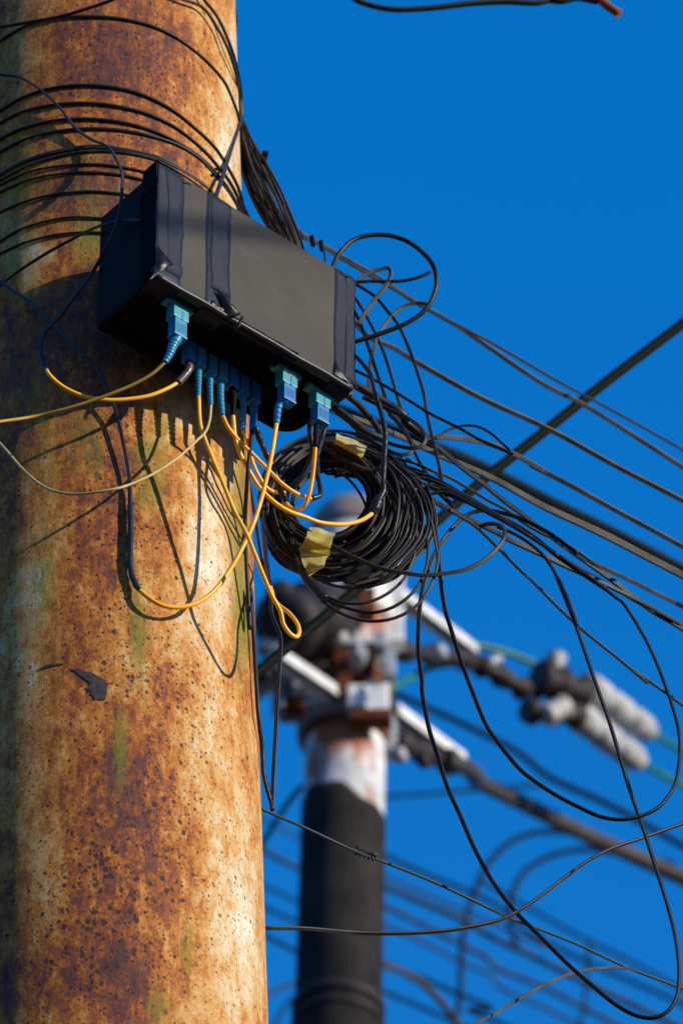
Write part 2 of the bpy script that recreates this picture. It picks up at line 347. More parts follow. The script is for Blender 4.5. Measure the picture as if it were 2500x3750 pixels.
# ------------------------------------------------------------------ near pole
def build_pole():
    zs = list(np.arange(0, 4.2, .15))+list(np.arange(4.2, 5.9, .0035))+list(np.arange(5.9, 8.6, .15))
    NS = 300; nz = len(zs); an = np.linspace(0, 2*math.pi, NS+1)[:-1]
    zz = np.array(zs); base = np.array([list(axis_at(z)) for z in zs])
    X = base[:, 0][:, None]+PR*np.cos(an)[None]; Yv = base[:, 1][:, None]+PR*np.sin(an)[None]; Zv = np.repeat(zz[:, None], NS, 1)
    V = np.stack([X, Yv, Zv], -1).reshape(-1, 3)
    idx = np.arange(nz*NS).reshape(nz, NS); a = idx[:-1]; bq = np.roll(a, -1, 1); c = np.roll(idx[1:], -1, 1); d = idx[1:]
    F = np.stack([a, bq, c, d], -1).reshape(-1, 4)
    me = bpy.data.meshes.new('utility_pole')
    faces = F.tolist()+[idx[-1].tolist()]
    me.from_pydata(V.tolist(), [], faces)
    me.polygons.foreach_set('use_smooth', [True]*len(F)+[False])
    v = V-np.array(CAM); dd = v@np.array(FW); px = 1250+FP*(v@np.array(RT))/dd; py = 1875-FP*(v@np.array(UPV))/dd
    front = (V[:, 1] < np.repeat(base[:, 1], NS)+.02)
    def blobs(L, back):
        o = np.full(len(V), back, float)*1.0; s = np.zeros(len(V))
        for x, y, rx, ry, w in L: s += w*np.exp(-((px-x)/rx)**2-((py-y)/ry)**2)
        return np.where(front, s, o)
    pale = .34+blobs([(830, 620, 90, 420, .42), (860, 150, 60, 300, .25), (780, 1950, 110, 420, .42), (690, 1500, 140, 130, .3), (905, 3000, 90, 500, .2), (880, 3450, 150, 380, .42), (760, 2700, 100, 380, .3), (140, 3000, 90, 500, .12), (170, 1900, 60, 260, .2), (100, 2300, 60, 260, .16),
                      (330, 130, 260, 130, -.13), (420, 380, 200, 220, -.10), (560, 260, 120, 120, .03), (330, 700, 200, 160, -.12), (60, 200, 110, 320, .18), (120, 940, 90, 120, .25), (40, 700, 60, 300, .12),
                      (380, 1950, 160, 300, -.05), (450, 3150, 220, 420, -.07), (560, 2950, 120, 220, -.05), (430, 2500, 60, 220, .06), (60, 2400, 110, 500, .10), (150, 3300, 120, 400, -.04), (380, 3600, 260, 150, -.1), (620, 2350, 160, 200, .05), (250, 1250, 260, 250, -.12)], 0.05)
    moss = .04+.95*blobs([(510, 2330, 40, 180, .60), (440, 2740, 30, 190, .52), (470, 2050, 30, 120, .35), (870, 1870, 42, 300, .55), (885, 2300, 34, 220, .55), (330, 1600, 90, 170, .40), (560, 1800, 60, 90, .45), (535, 1650, 60, 60, .4), (600, 1560, 60, 120, .35),
                      (170, 1720, 70, 220, .26), (150, 2150, 55, 230, .38), (200, 2600, 50, 250, .15), (690, 3480, 26, 130, .4), (570, 3680, 50, 80, .45), (310, 560, 180, 50, .34), (330, 700, 200, 60, .25), (400, 860, 120, 80, .3), (60, 650, 70, 240, .34), (30, 250, 60, 160, .3), (305, 880, 60, 130, .35), (60, 950, 80, 160, .3), (400, 60, 60, 40, .22), (100, 1400, 120, 200, .28)], .1)
    spots = .28+blobs([(450, 250, 220, 260, .45), (480, 3200, 260, 480, .45), (560, 2950, 130, 260, .25), (470, 2050, 110, 340, .5), (440, 1720, 120, 200, .4), (550, 2480, 240, 180, .3), (300, 3450, 260, 300, .35), (560, 620, 160, 160, .2)], .3)
    for nm, arr in (('pale', pale), ('moss', moss), ('spots', spots)):
        at = me.attributes.new(nm, 'FLOAT', 'POINT'); at.data.foreach_set('value', arr.astype(np.float32))
    o = bpy.data.objects.new('utility_pole', me); COL.objects.link(o); me.materials.append(pole_mat())
    return tag(o, 'thick rusty steel pole with flaking cream paint and green moss, carrying the black box', 'pole')
POLE = build_pole()
# flakes of old tape stuck on the pole (thin, they follow the surface)
def residue(pts, crop):
    ox, oy, s = CR[crop]; bm = bmesh.new()
    P = [(ox+x*s, oy+y*s) for x, y in pts]; n = len(P); cx = sum(p[0] for p in P)/n; cy = sum(p[1] for p in P)/n
    top = [bm.verts.new(hit_pole(x, y, .0009)) for x, y in P]; bot = [bm.verts.new(hit_pole(x, y, -.001)) for x, y in P]
    c = bm.verts.new(hit_pole(cx, cy, .0011))
    for i in range(n): bm.faces.new((top[i], top[(i+1) % n], c)); bm.faces.new((top[i], bot[i], bot[(i+1) % n], top[(i+1) % n]))
    return bm
bmr = residue([(400, 380), (430, 378), (452, 386), (500, 395), (530, 408), (560, 426), (590, 442), (597, 460), (596, 505), (588, 548), (566, 553), (545, 546), (528, 552), (520, 530), (505, 520), (516, 505), (492, 498), (478, 484), (500, 480), (498, 455), (508, 442), (482, 420), (455, 402)], 'N')
o = finish('tape_residue', bmr, M['residue'], POLE); o['label'] = 'charcoal scrap of old tape stuck to the rust'
o = finish('tape_residue', residue([(232, 372), (250, 358), (300, 348), (365, 347), (355, 353), (310, 360), (275, 368), (240, 380)], 'N'), M['residue'], POLE)
o['label'] = 'thin dark streak of old tape'

# ------------------------------------------------------------------ cable helper
PXM = FP/5.25
def dedupe(P):
    out = [P[0]]
    for p in P[1:]:
        if (p-out[-1]).length > .0055: out.append(p)
    for _ in range(6):
        for i in range(1, len(out)-2):
            a, b, c = out[i]-out[i-1], out[i+1]-out[i], out[i+2]-out[i+1]
            if b.length < .035 and (a.dot(b) < .5*a.length*b.length or b.dot(c) < .5*b.length*c.length) and a.dot(c) > .3*a.length*c.length:
                out[i] = (out[i]+out[i+1])/2; del out[i+1]; break
        else: break
    return out
def cable(name, label, cat, pts, hw, m='cable', crop='P', Y=3.9, prof=ROUND, group=None, sub=8, ext0=0, ext1=0, twist=0.0, parent=None, rad=None, tw0=0.0, drop=0.0, ppm=None):
    P = resolve(pts, crop, Y)
    if ext0: d = (P[0]-P[1]).normalized(); P = [P[0]+d*ext0+Vector((0, 0, -drop))]+P
    if ext1: d = (P[-1]-P[-2]).normalized(); P = P+[P[-1]+d*ext1+Vector((0, 0, -drop))]
    P = dedupe(P)
    if not ppm: hw *= 1.42 if m.startswith('yellow') else 1.3
    path = spline(P, sub); bm = bmesh.new(); r = hw/(ppm or PXM)
    if rad: r = [rad(i/(len(path)-1))/(ppm or PXM) for i in range(len(path))]
    sweep(bm, path, r, prof, twist, tw0=tw0)
    if parent: return part(name, bm, M[m], parent, label)
    o = finish(name, bm, M[m]); tag(o, label, cat, group); return o

def hit_side(x, y, off):        # the unlit left side of the box, with a clearance
    d = rayd(x, y); n = -EU; t = (BO+n*off-CAM).dot(n)/d.dot(n); return CAM+d*t
# ------------------------------------------------------------------ loops of cable wound round the pole
def ring(pts, label, hw=6.0, m='cable', n=1, gap=2.2):
    P = resolve([(x, y, .0015) for x, y in pts], 'A', 0)
    a0 = P[0]; A = np.array([[1, p.x, p.y-PY0] for p in P]); z = np.array([p.z for p in P])
    A2 = np.vstack([A, [0, .12, 0], [0, 0, .12]]); z2 = np.concatenate([z, [0, 0]])
    c = np.linalg.lstsq(A2, z2, rcond=None)[0]
    # residuals follow the traced wobble on the visible side
    th = [math.atan2(p.y-axis_at(p.z).y, p.x-axis_at(p.z).x) for p in P]; res = z-A@c
    bm = bmesh.new()
    for k in range(n):
        path = []
        for i in range(120):
            a = 2*math.pi*i/120; R = PR+hw/PXM*1.05+.0006*math.sin(3*a+k)
            x0 = R*math.cos(a); y0 = R*math.sin(a)
            aa = a if a <= math.pi/2 else a-2*math.pi
            w = np.interp(aa, th, res) if th[0] <= aa <= th[-1] else 0
            if aa < th[0]: w = res[0]*max(0, 1-(th[0]-aa)/.6)
            if aa > th[-1]: w = res[-1]*max(0, 1-(aa-th[-1])/.6)
            zc = c[0]+c[1]*x0+c[2]*y0; ax = axis_at(zc)
            zc = c[0]+c[1]*(ax.x+x0)+c[2]*(ax.y-PY0+y0)+w-k*gap*hw/PXM
            path.append(Vector((ax.x+x0, ax.y+y0, zc)))
        sweep(bm, path, hw/PXM, ROUND, closed=True, face=Vector((0, 0, 1)))
    o = finish('wound_cable', bm, M[m]); tag(o, label, 'cable', 'cables wound round the rusty pole')
    return o
ring([(0, 190), (120, 120), (250, 85), (400, 78), (560, 88), (700, 120), (800, 165), (900, 235), (980, 310), (1040, 385), (1075, 470)], 'highest black cable loop round the rusty pole, well apart from the others')
ring([(0, 510), (100, 450), (200, 415), (300, 397), (400, 393), (500, 400), (600, 418), (700, 455), (800, 510), (900, 590), (1000, 690), (1060, 790)], 'second black cable loop down the rusty pole, just under the wide bare gap')
ring([(0, 565), (100, 515), (250, 483), (400, 475), (550, 492), (680, 525), (800, 580), (900, 655), (1000, 760), (1060, 840)], 'third black cable loop down the rusty pole')
ring([(0, 640), (100, 592), (250, 556), (400, 548), (550, 562), (700, 600), (830, 660), (920, 720), (1000, 800), (1060, 880)], 'fourth black cable loop down the rusty pole, paired with the one below it')
ring([(0, 700), (120, 640), (280, 603), (430, 592), (560, 600), (700, 627), (830, 670), (930, 735), (1000, 815)], 'fifth black cable loop down, lower one of the close pair above the grey loops')
ring([(0, 800), (120, 735), (300, 685), (450, 668), (600, 690), (720, 715), (850, 780), (950, 850), (990, 890)], 'grey twin cable loop passing just above the top corner of the black box', 4.2, 'grey', 2, 2.0)
ring([(0, 830), (150, 757), (330, 706), (470, 694), (600, 706), (720, 734), (840, 800), (930, 862)], 'dark cable loop lying directly under the grey twin loop above the box', 4.6, 'cable')
ring([(0, 850), (150, 785), (300, 762), (450, 755), (600, 775), (650, 785)], 'black cable loop meeting the box side just below its top corner', 4.8)
ring([(0, 882), (150, 822), (300, 798), (450, 793), (600, 812)], 'black cable loop meeting the box side, second below its top corner', 4.8)
ring([(0, 975), (120, 925), (280, 890), (420, 880), (540, 888)], 'black cable loop ending at the upper back corner of the box', 4.8)
ring([(0, 1110), (80, 1060), (200, 1020), (330, 998), (445, 1003)], 'black cable loop on the mossy rust left of the box, second from the bottom', 4.8)
ring([(0, 1165), (100, 1120), (230, 1085), (440, 1068)], 'lowest black cable loop round the pole left of the box', 4.8)

# ------------------------------------------------------------------ terminal box
PHI = math.radians(40.3)
EU = Vector((math.cos(PHI), math.sin(PHI), 0)); EN = Vector((math.sin(PHI), -math.cos(PHI), 0)); EW = Vector((0, 0, 1))
BW, BD, BH = .229, .089, .143
# distance of the front face chosen so that the back rests on the cables round the pole
_ax = axis_at(5.0); _c = _ax+EN*(PR+.008+BD)
def hit_front(x, y, off=0.0):
    d = rayd(x, y); t = (_c-CAM+EN*off).dot(EN)/d.dot(EN); return CAM+d*t
BO = hit_front(572, 1010)          # front lower left corner
def bp(u, v, w): return BO+EU*u-EN*v+EW*w
def hit_under(x, y, w=0.006):
    d = rayd(x, y); t = (BO.z+w-CAM.z)/d.z; return CAM+d*t
print('box corners', [tuple(round(c) for c in proj(bp(u, v, w))) for u, v, w in ((0, 0, 0), (BW, 0, 0), (0, 0, BH), (BW, 0, BH), (0, BD, 0), (BW, BD, 0), (0, BD, BH))], 'u center', (_c-BO).dot(EU))
BOX = empty('terminal_box', BO, 'black plastic fibre terminal box strapped to the rusty pole with tape strips', 'junction box')
def rrect(u0, u1, v0, v1, rs, n=5):
    out = []
    for cx, cy, a0, r in ((u1, v0, -90, rs[0]), (u1, v1, 0, rs[1]), (u0, v1, 90, rs[2]), (u0, v0, 180, rs[3])):
        sx = -1 if cx == u1 else 1; sy = 1 if cy == v0 else -1
        for k in range(n+1):
            a = math.radians(a0+90*k/n); out.append((cx+sx*r+r*math.cos(a), cy+sy*r+r*math.sin(a)))
    return out
bm = bmesh.new(); rings = []
prof = [(.004, BH-.002, 0), (.0015, BH-.0025, 0), (0, BH-.005, 0), (0, .005, 0), (.0012, .0015, 0), (.0035, .0005, 0), (.006, .001, 0), (.007, .003, 0), (.007, .014, 0)]
for ins, w, _ in prof:
    L = rrect(.001+ins, BW-.001-ins, .007+ins, BD-ins, [max(.003-ins, .0008), max(.022-ins, .004), max(.005-ins, .001), max(.003-ins, .0008)])
    rings.append([bm.verts.new(bp(u, v, w)) for u, v in L])
for i in range(len(rings)-1):
    n = len(rings[i])
    for k in range(n):
        f = bm.faces.new((rings[i][k], rings[i][(k+1) % n], rings[i+1][(k+1) % n], rings[i+1][k])); f.smooth = True
bm.faces.new(rings[0]); bm.faces.new(rings[-1])
part('housing', bm, M['shell'], BOX)
bm = bmesh.new(); boxm(bm, BO, EU, -EN, EW, .0075, BW-.0075, .013, BD-.0075, .0095, .0135, .0005)
part('port_panel', bm, M['dark'], BOX)
# lid: a plate with generously rounded edges, gently crowned
bm = bmesh.new()
def lid_ring(e, v):
    return [bm.verts.new(bp(u, v, w)) for u, w in rrect(e, BW-e, e, BH-e, [max(.007-e, .003)]*4, 5)]
LR = [lid_ring(.0012, .0085), lid_ring(0, .0065), lid_ring(-.0003, .004), lid_ring(.0002, .0016), lid_ring(.0011, .0005), lid_ring(.0028, 0)]
for i in range(len(LR)-1):
    n = len(LR[i])
    for k in range(n): f = bm.faces.new((LR[i][k], LR[i][(k+1) % n], LR[i+1][(k+1) % n], LR[i+1][k])); f.smooth = True
bm.faces.new(LR[0]); bm.faces.new(LR[-1])
part('lid', bm, M['lid'], BOX)
bm = bmesh.new(); sweep(bm, [bp(u, -.0004+.0003*math.sin(u*90), .0006+.0002*math.sin(u*140)) for u in np.linspace(.0015, BW-.0015, 40)], .0021)
part('lip', bm, M['lip'], BOX, 'shiny rounded lower lip of the lid')
# tape strips that run over the lid and round its edges
def strip(u0, u1, w0, w1, mat_, seed, off=.0007, amp=.0012, v_of=None, label=None, lean=0.0, wrapb=True, wrapt=True):
    rr = random.Random(seed); bm = bmesh.new(); rows = []; n = 26
    prof = []
    if wrapb: prof += [(.022, -off), (.012, -off-.0002), (.0055, -.0004-off), (.0018, .0006-off*.5)]
    prof += [(-off, w0+(w1-w0)*k/n) for k in range(n+1)]
    if wrapt: prof += [(.0015, BH-.0002+off), (.006, BH+off), (.02, BH+off*.5)]
    ph = [rr.uniform(0, 6) for _ in range(6)]
    for i, (v, w) in enumerate(prof):
        t = i/len(prof)
        a = u0+lean*t+amp*(.5*math.sin(5*t+ph[0])+.3*math.sin(13*t+ph[1])); b = u1+lean*t+amp*(.5*math.sin(4*t+ph[2])+.35*math.sin(17*t+ph[3])+.2*math.sin(41*t+ph[4]))
        row = []
        for k in range(9):
            s = k/8; bump = .00035*math.sin(9*t+ph[5]+5*s)*math.sin(3.1*s)
            edge = -.0006 if k in (0, 8) else 0
            row.append(bm.verts.new(bp(a+(b-a)*s, v-bump-edge, w)))
        rows.append(row)
    for i in range(len(rows)-1):
        for k in range(8):
            f = bm.faces.new((rows[i][k], rows[i][k+1], rows[i+1][k+1], rows[i+1][k])); f.smooth = True
    geo = bmesh.ops.solidify(bm, geom=bm.faces[:], thickness=.0003)
    return part('tape_strip', bm, M[mat_], BOX, label)
strip(-.0025, .0285, .002, BH-.002, 'tapeflat', 1, label='wide tape strip over the left edge of the lid')
strip(.0085, .0262, .012, BH-.004, 'tapeflat', 2, off=.0012, amp=.004, wrapb=False)
strip(.0555, .084, .002, BH-.002, 'tapeflat', 3, label='wide tape strip down the left third of the lid')
strip(.0595, .0825, .024, BH-.003, 'tapeflat', 4, off=.0013, amp=.0025, wrapb=False, lean=.001)
strip(.206, BW+.0015, .002, BH-.002, 'tapeflat', 5, label='wide tape strip over the right edge of the lid')
strip(.2185, BW+.002, .006, BH-.002, 'tapeflat', 6, off=.0012, amp=.0015, wrapb=False)
# tape along the lower lip, cut with steps
def lipstrip(u0, u1, h0, h1, seed, mat_='tape', vback=.0105):
    rr = random.Random(seed); bm = bmesh.new(); rows = []; n = 30
    for i in range(n+1):
        u = u0+(u1-u0)*i/n; hh = h0+(h1-h0)*i/n+.0006*math.sin(i*.9)+rr.uniform(-.0002, .0002)
        o = .0018+.0003*math.sin(i*.7)
        row = [(-o, hh), (-o, .004), (.0008-o*.6, .0006), (.0045, -.0005-o), (.008, -.0002-o*.5), (vback, .0005)]
        rows.append([bm.verts.new(bp(u, v, w)) for v, w in row])
    for i in range(n):
        for k in range(5): f = bm.faces.new((rows[i][k], rows[i][k+1], rows[i+1][k+1], rows[i+1][k])); f.smooth = True
    bmesh.ops.solidify(bm, geom=bm.faces[:], thickness=.0003)
    return part('tape_strip', bm, M[mat_], BOX, 'glossy tape folded under the lower lip of the lid')
lipstrip(.062, .098, .0075, .002, 8)
lipstrip(.092, .163, .0022, .0022, 9)
# wrap over the upper left corner: crumpled
def sheet(corners, mat_, name='tape_flap', nx=14, ny=14, bulge=.003, crum=.0012, seed=1, th=.0004, parent=None, label=None, n=EN):
    bm = bmesh.new(); a, b, c, d = corners; V = []
    for j in range(ny+1):
        t = j/ny; row = []
        for i in range(nx+1):
            s = i/nx; p = a.lerp(b, s).lerp(d.lerp(c, s), t)
            q = p*90+Vector((seed*3.1, 0, 0))
            p = p+n*(bulge*math.sin(math.pi*s)*math.sin(math.pi*t)+crum*mnoise.noise(q))+EU*(crum*.8*mnoise.noise(q*1.7+Vector((5, 5, 5))))+EW*(crum*.8*mnoise.noise(q*1.6+Vector((9, 2, 5))))
            row.append(bm.verts.new(p))
        V.append(row)
    for j in range(ny):
        for i in range(nx): f = bm.faces.new((V[j][i], V[j][i+1], V[j+1][i+1], V[j+1][i])); f.smooth = True
    bmesh.ops.solidify(bm, geom=bm.faces[:], thickness=th)
    return part(name, bm, M[mat_], parent or BOX, label)
sheet([bp(-.0035, .000, BH-.022), bp(.034, -.0022, BH-.006), bp(.062, .012, BH+.003), bp(-.002, .014, BH+.006)], 'tape', bulge=.004, crum=.002, seed=2, label='crumpled tape folded over the top left corner')
sheet([bp(-.0025, -.002, BH-.03), bp(-.002, .022, BH-.03), bp(-.001, .022, BH+.003), bp(-.0015, -.001, BH+.003)], 'shell', bulge=.0, crum=.0006, seed=3)
sheet([bp(-.0022, -.0012, .012), bp(-.0018, .020, .005), bp(-.0018, .024, BH-.03), bp(-.0022, -.0012, BH-.03)], 'shell', bulge=.001, crum=.0006, seed=4)
sheet([bp(-.001, -.003, .035), bp(.0135, -.006, .0185), bp(.004, -.001, .006), bp(-.004, .004, .004)], 'tape', bulge=.002, crum=.0015, seed=6, label='curled tape end at the lower left corner')
sheet([bp(.066, -.0035, .023), bp(.072, -.0035, .022), bp(.0915, -.008, .003), bp(.079, -.001, -.003)], 'tape', bulge=.003, crum=.0014, seed=5, label='peeling pointed tape end hanging at the lower lip')
sheet([bp(.0915, -.008, .003), bp(.094, -.0085, .001), bp(.0905, -.006, -.013), bp(.0885, -.005, -.012)], 'tape', nx=4, ny=8, bulge=.001, crum=.0008, seed=11)
sheet([bp(.2065, -.0015, .024), bp(.209, -.0025, .014), bp(.2255, -.0022, .0035), bp(.2045, -.001, .004)], 'tape', bulge=.001, crum=.001, seed=7)
sheet([bp(.200, .002, BH-.001), bp(.232, .006, BH-.002), bp(.232, .001, BH-.013), bp(.220, -.0025, BH-.007)], 'tape', bulge=.003, crum=.0014, seed=8, label='crumpled tape at the top right corner')
sheet([bp(BW+.001, -.0015, .004), bp(BW+.0022, .02, .006), bp(BW+.0022, .02, BH-.006), bp(BW+.001, -.0015, BH-.006)], 'tapeflat', bulge=.0, crum=.0006, seed=9)
sheet([bp(.130, .012, -.0015), bp(.152, .006, -.001), bp(.150, .016, -.008), bp(.137, .022, -.003)], 'shell', bulge=.002, crum=.001, seed=10, label='loose dark film hanging below the lip')

_a = hit_front(640, 812); _b = hit_front(900, 846); _d = (_b-_a).normalized(); _m = _a+sd*3.2
bm = bmesh.new(); sweep(bm, [_m-_d*3, _m-_d*1.5, _m, _m+_d*1.5, _m+_d*3], .0075, ROUND)
tag(finish('overhead_cable', bm, M['cable']), 'overhead cable out of frame, casting a soft shadow band across the lid', 'cable')
# ------------------------------------------------------------------ adapters (belong to the box) and plugs with their cords
DN = Vector((0, 0, -1))
def text_mesh(s, size):
    cu = bpy.data.curves.new('t', 'FONT'); cu.body = s; cu.size = size; cu.extrude = .0001
    ob = bpy.data.objects.new('t', cu); me = bpy.data.meshes.new_from_object(ob); bpy.data.objects.remove(ob); return me
def adapter_front(p, label=None):
    """T-shaped adapter: wide flange with a square body below it; p = middle of the flange top, front side"""
    bm = bmesh.new()
    boxm(bm, p, EU, -EN, DN, -.0152, .0152, .0015, .0045+.006, .000, .0048, .0006)
    boxm(bm, p, EU, -EN, DN, -.0082, .0090, .0000, .0115, .0045, .0205, .0008)
    o = part('adapter', bm, M['teal'], BOX, label)
    bm = bmesh.new(); boxm(bm, p, EU, -EN, DN, .0006, .0028, -.0003, .002, .0105, .0208, .0003)
    k = finish('slot', bm, M['blue'], o)
    return o
fronts = [(618, 1078), (1016, 1318), (1138, 1395)]
def fplug(px, py):
    p = hit_under(px, py, .002)+EU*.0148; return p
FRONTP = []
for i, (x, y) in enumerate(fronts):
    p = fplug(x, y); FRONTP.append(p)
    a = adapter_front(p, ['teal adapter at the left end of the lip', 'teal adapter printed PAZ', 'teal adapter at the right end of the lip'][i])
    if i == 1:
        me = text_mesh('PAZ®', .0052); me.materials.append(M['print']); t = bpy.data.objects.new('lettering', me); COL.objects.link(t)
        t.parent = a; from mathutils import Matrix
        R = Matrix((EU, EW, EN)).transposed().to_4x4(); R.translation = p+EU*-.0068+DN*.0095+EN*.0003; t.matrix_local = R
def rib_rad(r0, r1, nr=7, smooth=.22):
    def f(t):
        r = r0+(r1-r0)*t
        if t > smooth and t < .97:
            ph = ((t-smooth)/(1-smooth)*nr) % 1
            if ph < .24: r *= .62
        return r
    return f
def cord(label, p, hh, boot_pts, crop, mplug, mboot, boot='rib', r0=16, r1=8.5, wide=(.0068, .0052), front=False, group='fibre cords plugged into the box', nr=7):
    """p: where the plug enters; returns the thing and the world position of the boot's end"""
    T = empty('fibre_cord', p, label, 'cable', group)
    bm = bmesh.new()
    c = p-EN*.006 if front else p
    top = .0195 if front else .0
    w, d = wide
    # housing: shoulder, waist and a ribbed grip face
    boxm(bm, c, EU, -EN, DN, -w, w, -d, d, top, hh, .0009)
    for k in range(6): boxm(bm, c, EU, -EN, DN, -w*.72, w*.78, -d-.0004, -d+.0004, top+(hh-top)*(.30+.085*k), top+(hh-top)*(.30+.085*k)+.0007)
    boxm(bm, c, EU, -EN, DN, -w*1.07, w*1.07, -d*1.06, d*1.06, hh-.0025, hh-.0002, .0005)
    part('plug', bm, M[mplug], T)
    s = c+DN*hh
    P = [s+Vector((0, 0, .002))]+resolve(boot_pts, crop, s.y)
    path = spline(P, 120//max(1, len(P)-1)); n = len(path)
    bm = bmesh.new()
    if boot == 'rib': f = rib_rad(r0, r1, nr)
    elif boot == 'plain': f = lambda t: r0 if t < .3 else r1*1.15
    else: f = lambda t: r0+(r1-r0)*t
    sweep(bm, path, [1.1*f(i/(n-1))/PXM for i in range(n)], [(math.cos(a), math.sin(a)) for a in np.linspace(0, 2*math.pi, 17)[:-1]])
    part('boot', bm, M[mboot], T)
    return T, path[-1]
YH = 4.4
# cord 1: front left T adapter, yellow lead going off to the left
T, e = cord('grimy yellow cord from the leftmost teal adapter, going out left past the pole', FRONTP[0]+EU*.001, .041, [('E') and (262, 520), (240, 580), (205, 640)], 'E', 'blueteal', 'blueteal', r0=19, r1=10, front=True)
cable('jacket', None, None, [e, 'C', (880, 730), (780, 790), (640, 850), (500, 900), (350, 945), (200, 980, 3.66), (0, 1010, 3.64)], 4.2, 'yellowolive', ext1=.25, parent=T)
# cord 2: first of the back row, brown shrink then yellow, ends in a taped splice up the left
def bplug(vx, vy):  # bottom middle of housing front face, in crop V
    ox, oy, s = CR['V']; x = ox+vx*s; y = oy+vy*s
    z = BO.z+.008-.024
    d = rayd(x, y); t = (z-CAM.z)/d.z; p = CAM+d*t
    return Vector((p.x, p.y, BO.z+.008))-EN*.005
bps = [(405, 262), (550, 345), (715, 455), (868, 545), (1028, 640), (1172, 740), (1338, 850)]
BP = [bplug(*b) for b in bps]
print('back row v', [(round((BO-b).dot(EN)*1000), round((b-BO).dot(EU)*1000)) for b in BP])
WB = (.0047, .005)
for b in BP+[BP[-1]+(BP[-1]-BP[-2])]:
    bm = bmesh.new(); boxm(bm, b, EU, -EN, DN, -.0064, .0064, -.0068, .0068, -.006, .0022, .0006)
    part('adapter', bm, M['shell'], BOX, 'dark adapter of the back row')
T, e = cord('yellow cord from the brown-sleeved first back-row plug, taped to a black lead at left', BP[0], .024, [(360, 400), (290, 500), (205, 590)], 'V', 'blue', 'shrink', boot='plain', r0=15, r1=12, wide=WB)
cable('jacket', None, None, [e, 'C', (960, 820), (860, 860), (740, 880), (620, 885), (500, 868), (400, 830), (330, 785), (285, 740, .055), (265, 705, .05)], 5.0, 'yellow', parent=T)
cable('tape_sleeve', None, None, ['C', (272, 722, .0515), (255, 690, .05), (238, 640, .05), (235, 580, .05), (262, 490, .05), (320, 430, .05), (380, 360, .05), (430, 290, .05), (485, 225, .05), (535, 150, .05), (552, 125, .05)], 8, 'tape', parent=T, rad=lambda t: 8.6-2.2*t+1.0*math.sin(37*t)+.7*math.sin(71*t))
cable('lead', None, None, ['C', (535, 150, .05), (575, 90, .06), 'A', (500, 1110, -.012), (540, 1020, -.006), (560, 920, -.006), (562, 840, -.012), (540, 740, .03), (490, 670, .015), (420, 640, .008), (350, 590, .006), (280, 500, .006), (190, 415, .006), (90, 355, .006), (0, 342, .008)], 5.4, 'grey', prof=FLAT, parent=T, twist=2.0, ext1=.2)
# cord 3
T, e = cord('yellow cord from the second back-row plug, hanging in a long narrow loop below the coil', BP[1], .024, [(498, 560), (500, 790)], 'V', 'blueteal', 'blueteal', wide=WB, r0=13.5, r1=8, nr=7)
cable('jacket', None, None, [e, 'G', (655, 110), (690, 220), (750, 370), (830, 560), (900, 730), (985, 890), (1050, 1050), (1110, 1200, 3.72), (1170, 1340), (1230, 1450), 'J', (270, 560), (320, 630), (362, 650), (383, 618), (368, 555), (310, 480), (232, 420), (200, 375), (188, 330), (176, 295, 3.80)], 5.2, 'yellow', parent=T)
cable('tape_sleeve', None, None, ['J', (178, 302, 3.80), (160, 200), 'H', (150, 1300), (132, 1100), (120, 985, 3.9)], 9, 'tape', parent=T, rad=lambda t: 8.8+.7*math.sin(31*t)+.5*math.sin(77*t))
cable('lead', None, None, ['H', (120, 990, 3.9), (125, 930), (150, 850), (200, 760), (240, 700, 3.95), (300, 640)], 4.2, 'weathered', parent=T)
# cord 4: pale
T, e = cord('bleached pale yellow cord from the third back-row plug, crossing the pole to the left', BP[2], .024, [(662, 640), (678, 915)], 'V', 'blueteal', 'blueteal', wide=WB, r0=14, r1=7.5, nr=8)
cable('jacket', None, None, [e, 'G', (720, 80), (690, 160), (620, 230), (500, 340), (400, 410), (300, 470), (180, 525), (80, 560), (0, 580, .06), 'Z', (170, 1135), (110, 1122), (60, 1085), (20, 1040), (0, 1018, .03)], 3.5, 'yellowold', parent=T, ext1=.15)
# cord 5
T, e = cord('yellow cord from the fourth back-row plug, ending in a bent black tape sleeve', BP[3], .024, [(815, 740), (842, 1060)], 'V', 'blueteal', 'blueteal', wide=WB, r0=14.5, r1=9, nr=8)
cable('jacket', None, None, [e, 'G', (850, 120), (920, 210), (1020, 310), (1140, 430), (1240, 530), (1340, 600), (1450, 640, 3.78)], 5.0, 'yellow', parent=T)
cable('tape_sleeve', None, None, ['T', (755, 1022, 3.78), (800, 1015), (848, 985), (858, 940), (845, 860), (820, 740), (815, 600), (822, 500), (860, 380), (900, 230), (945, 80, 3.80)], 8, 'tape', parent=T, rad=lambda t: 9.5+.9*math.sin(29*t)+.5*math.sin(67*t))
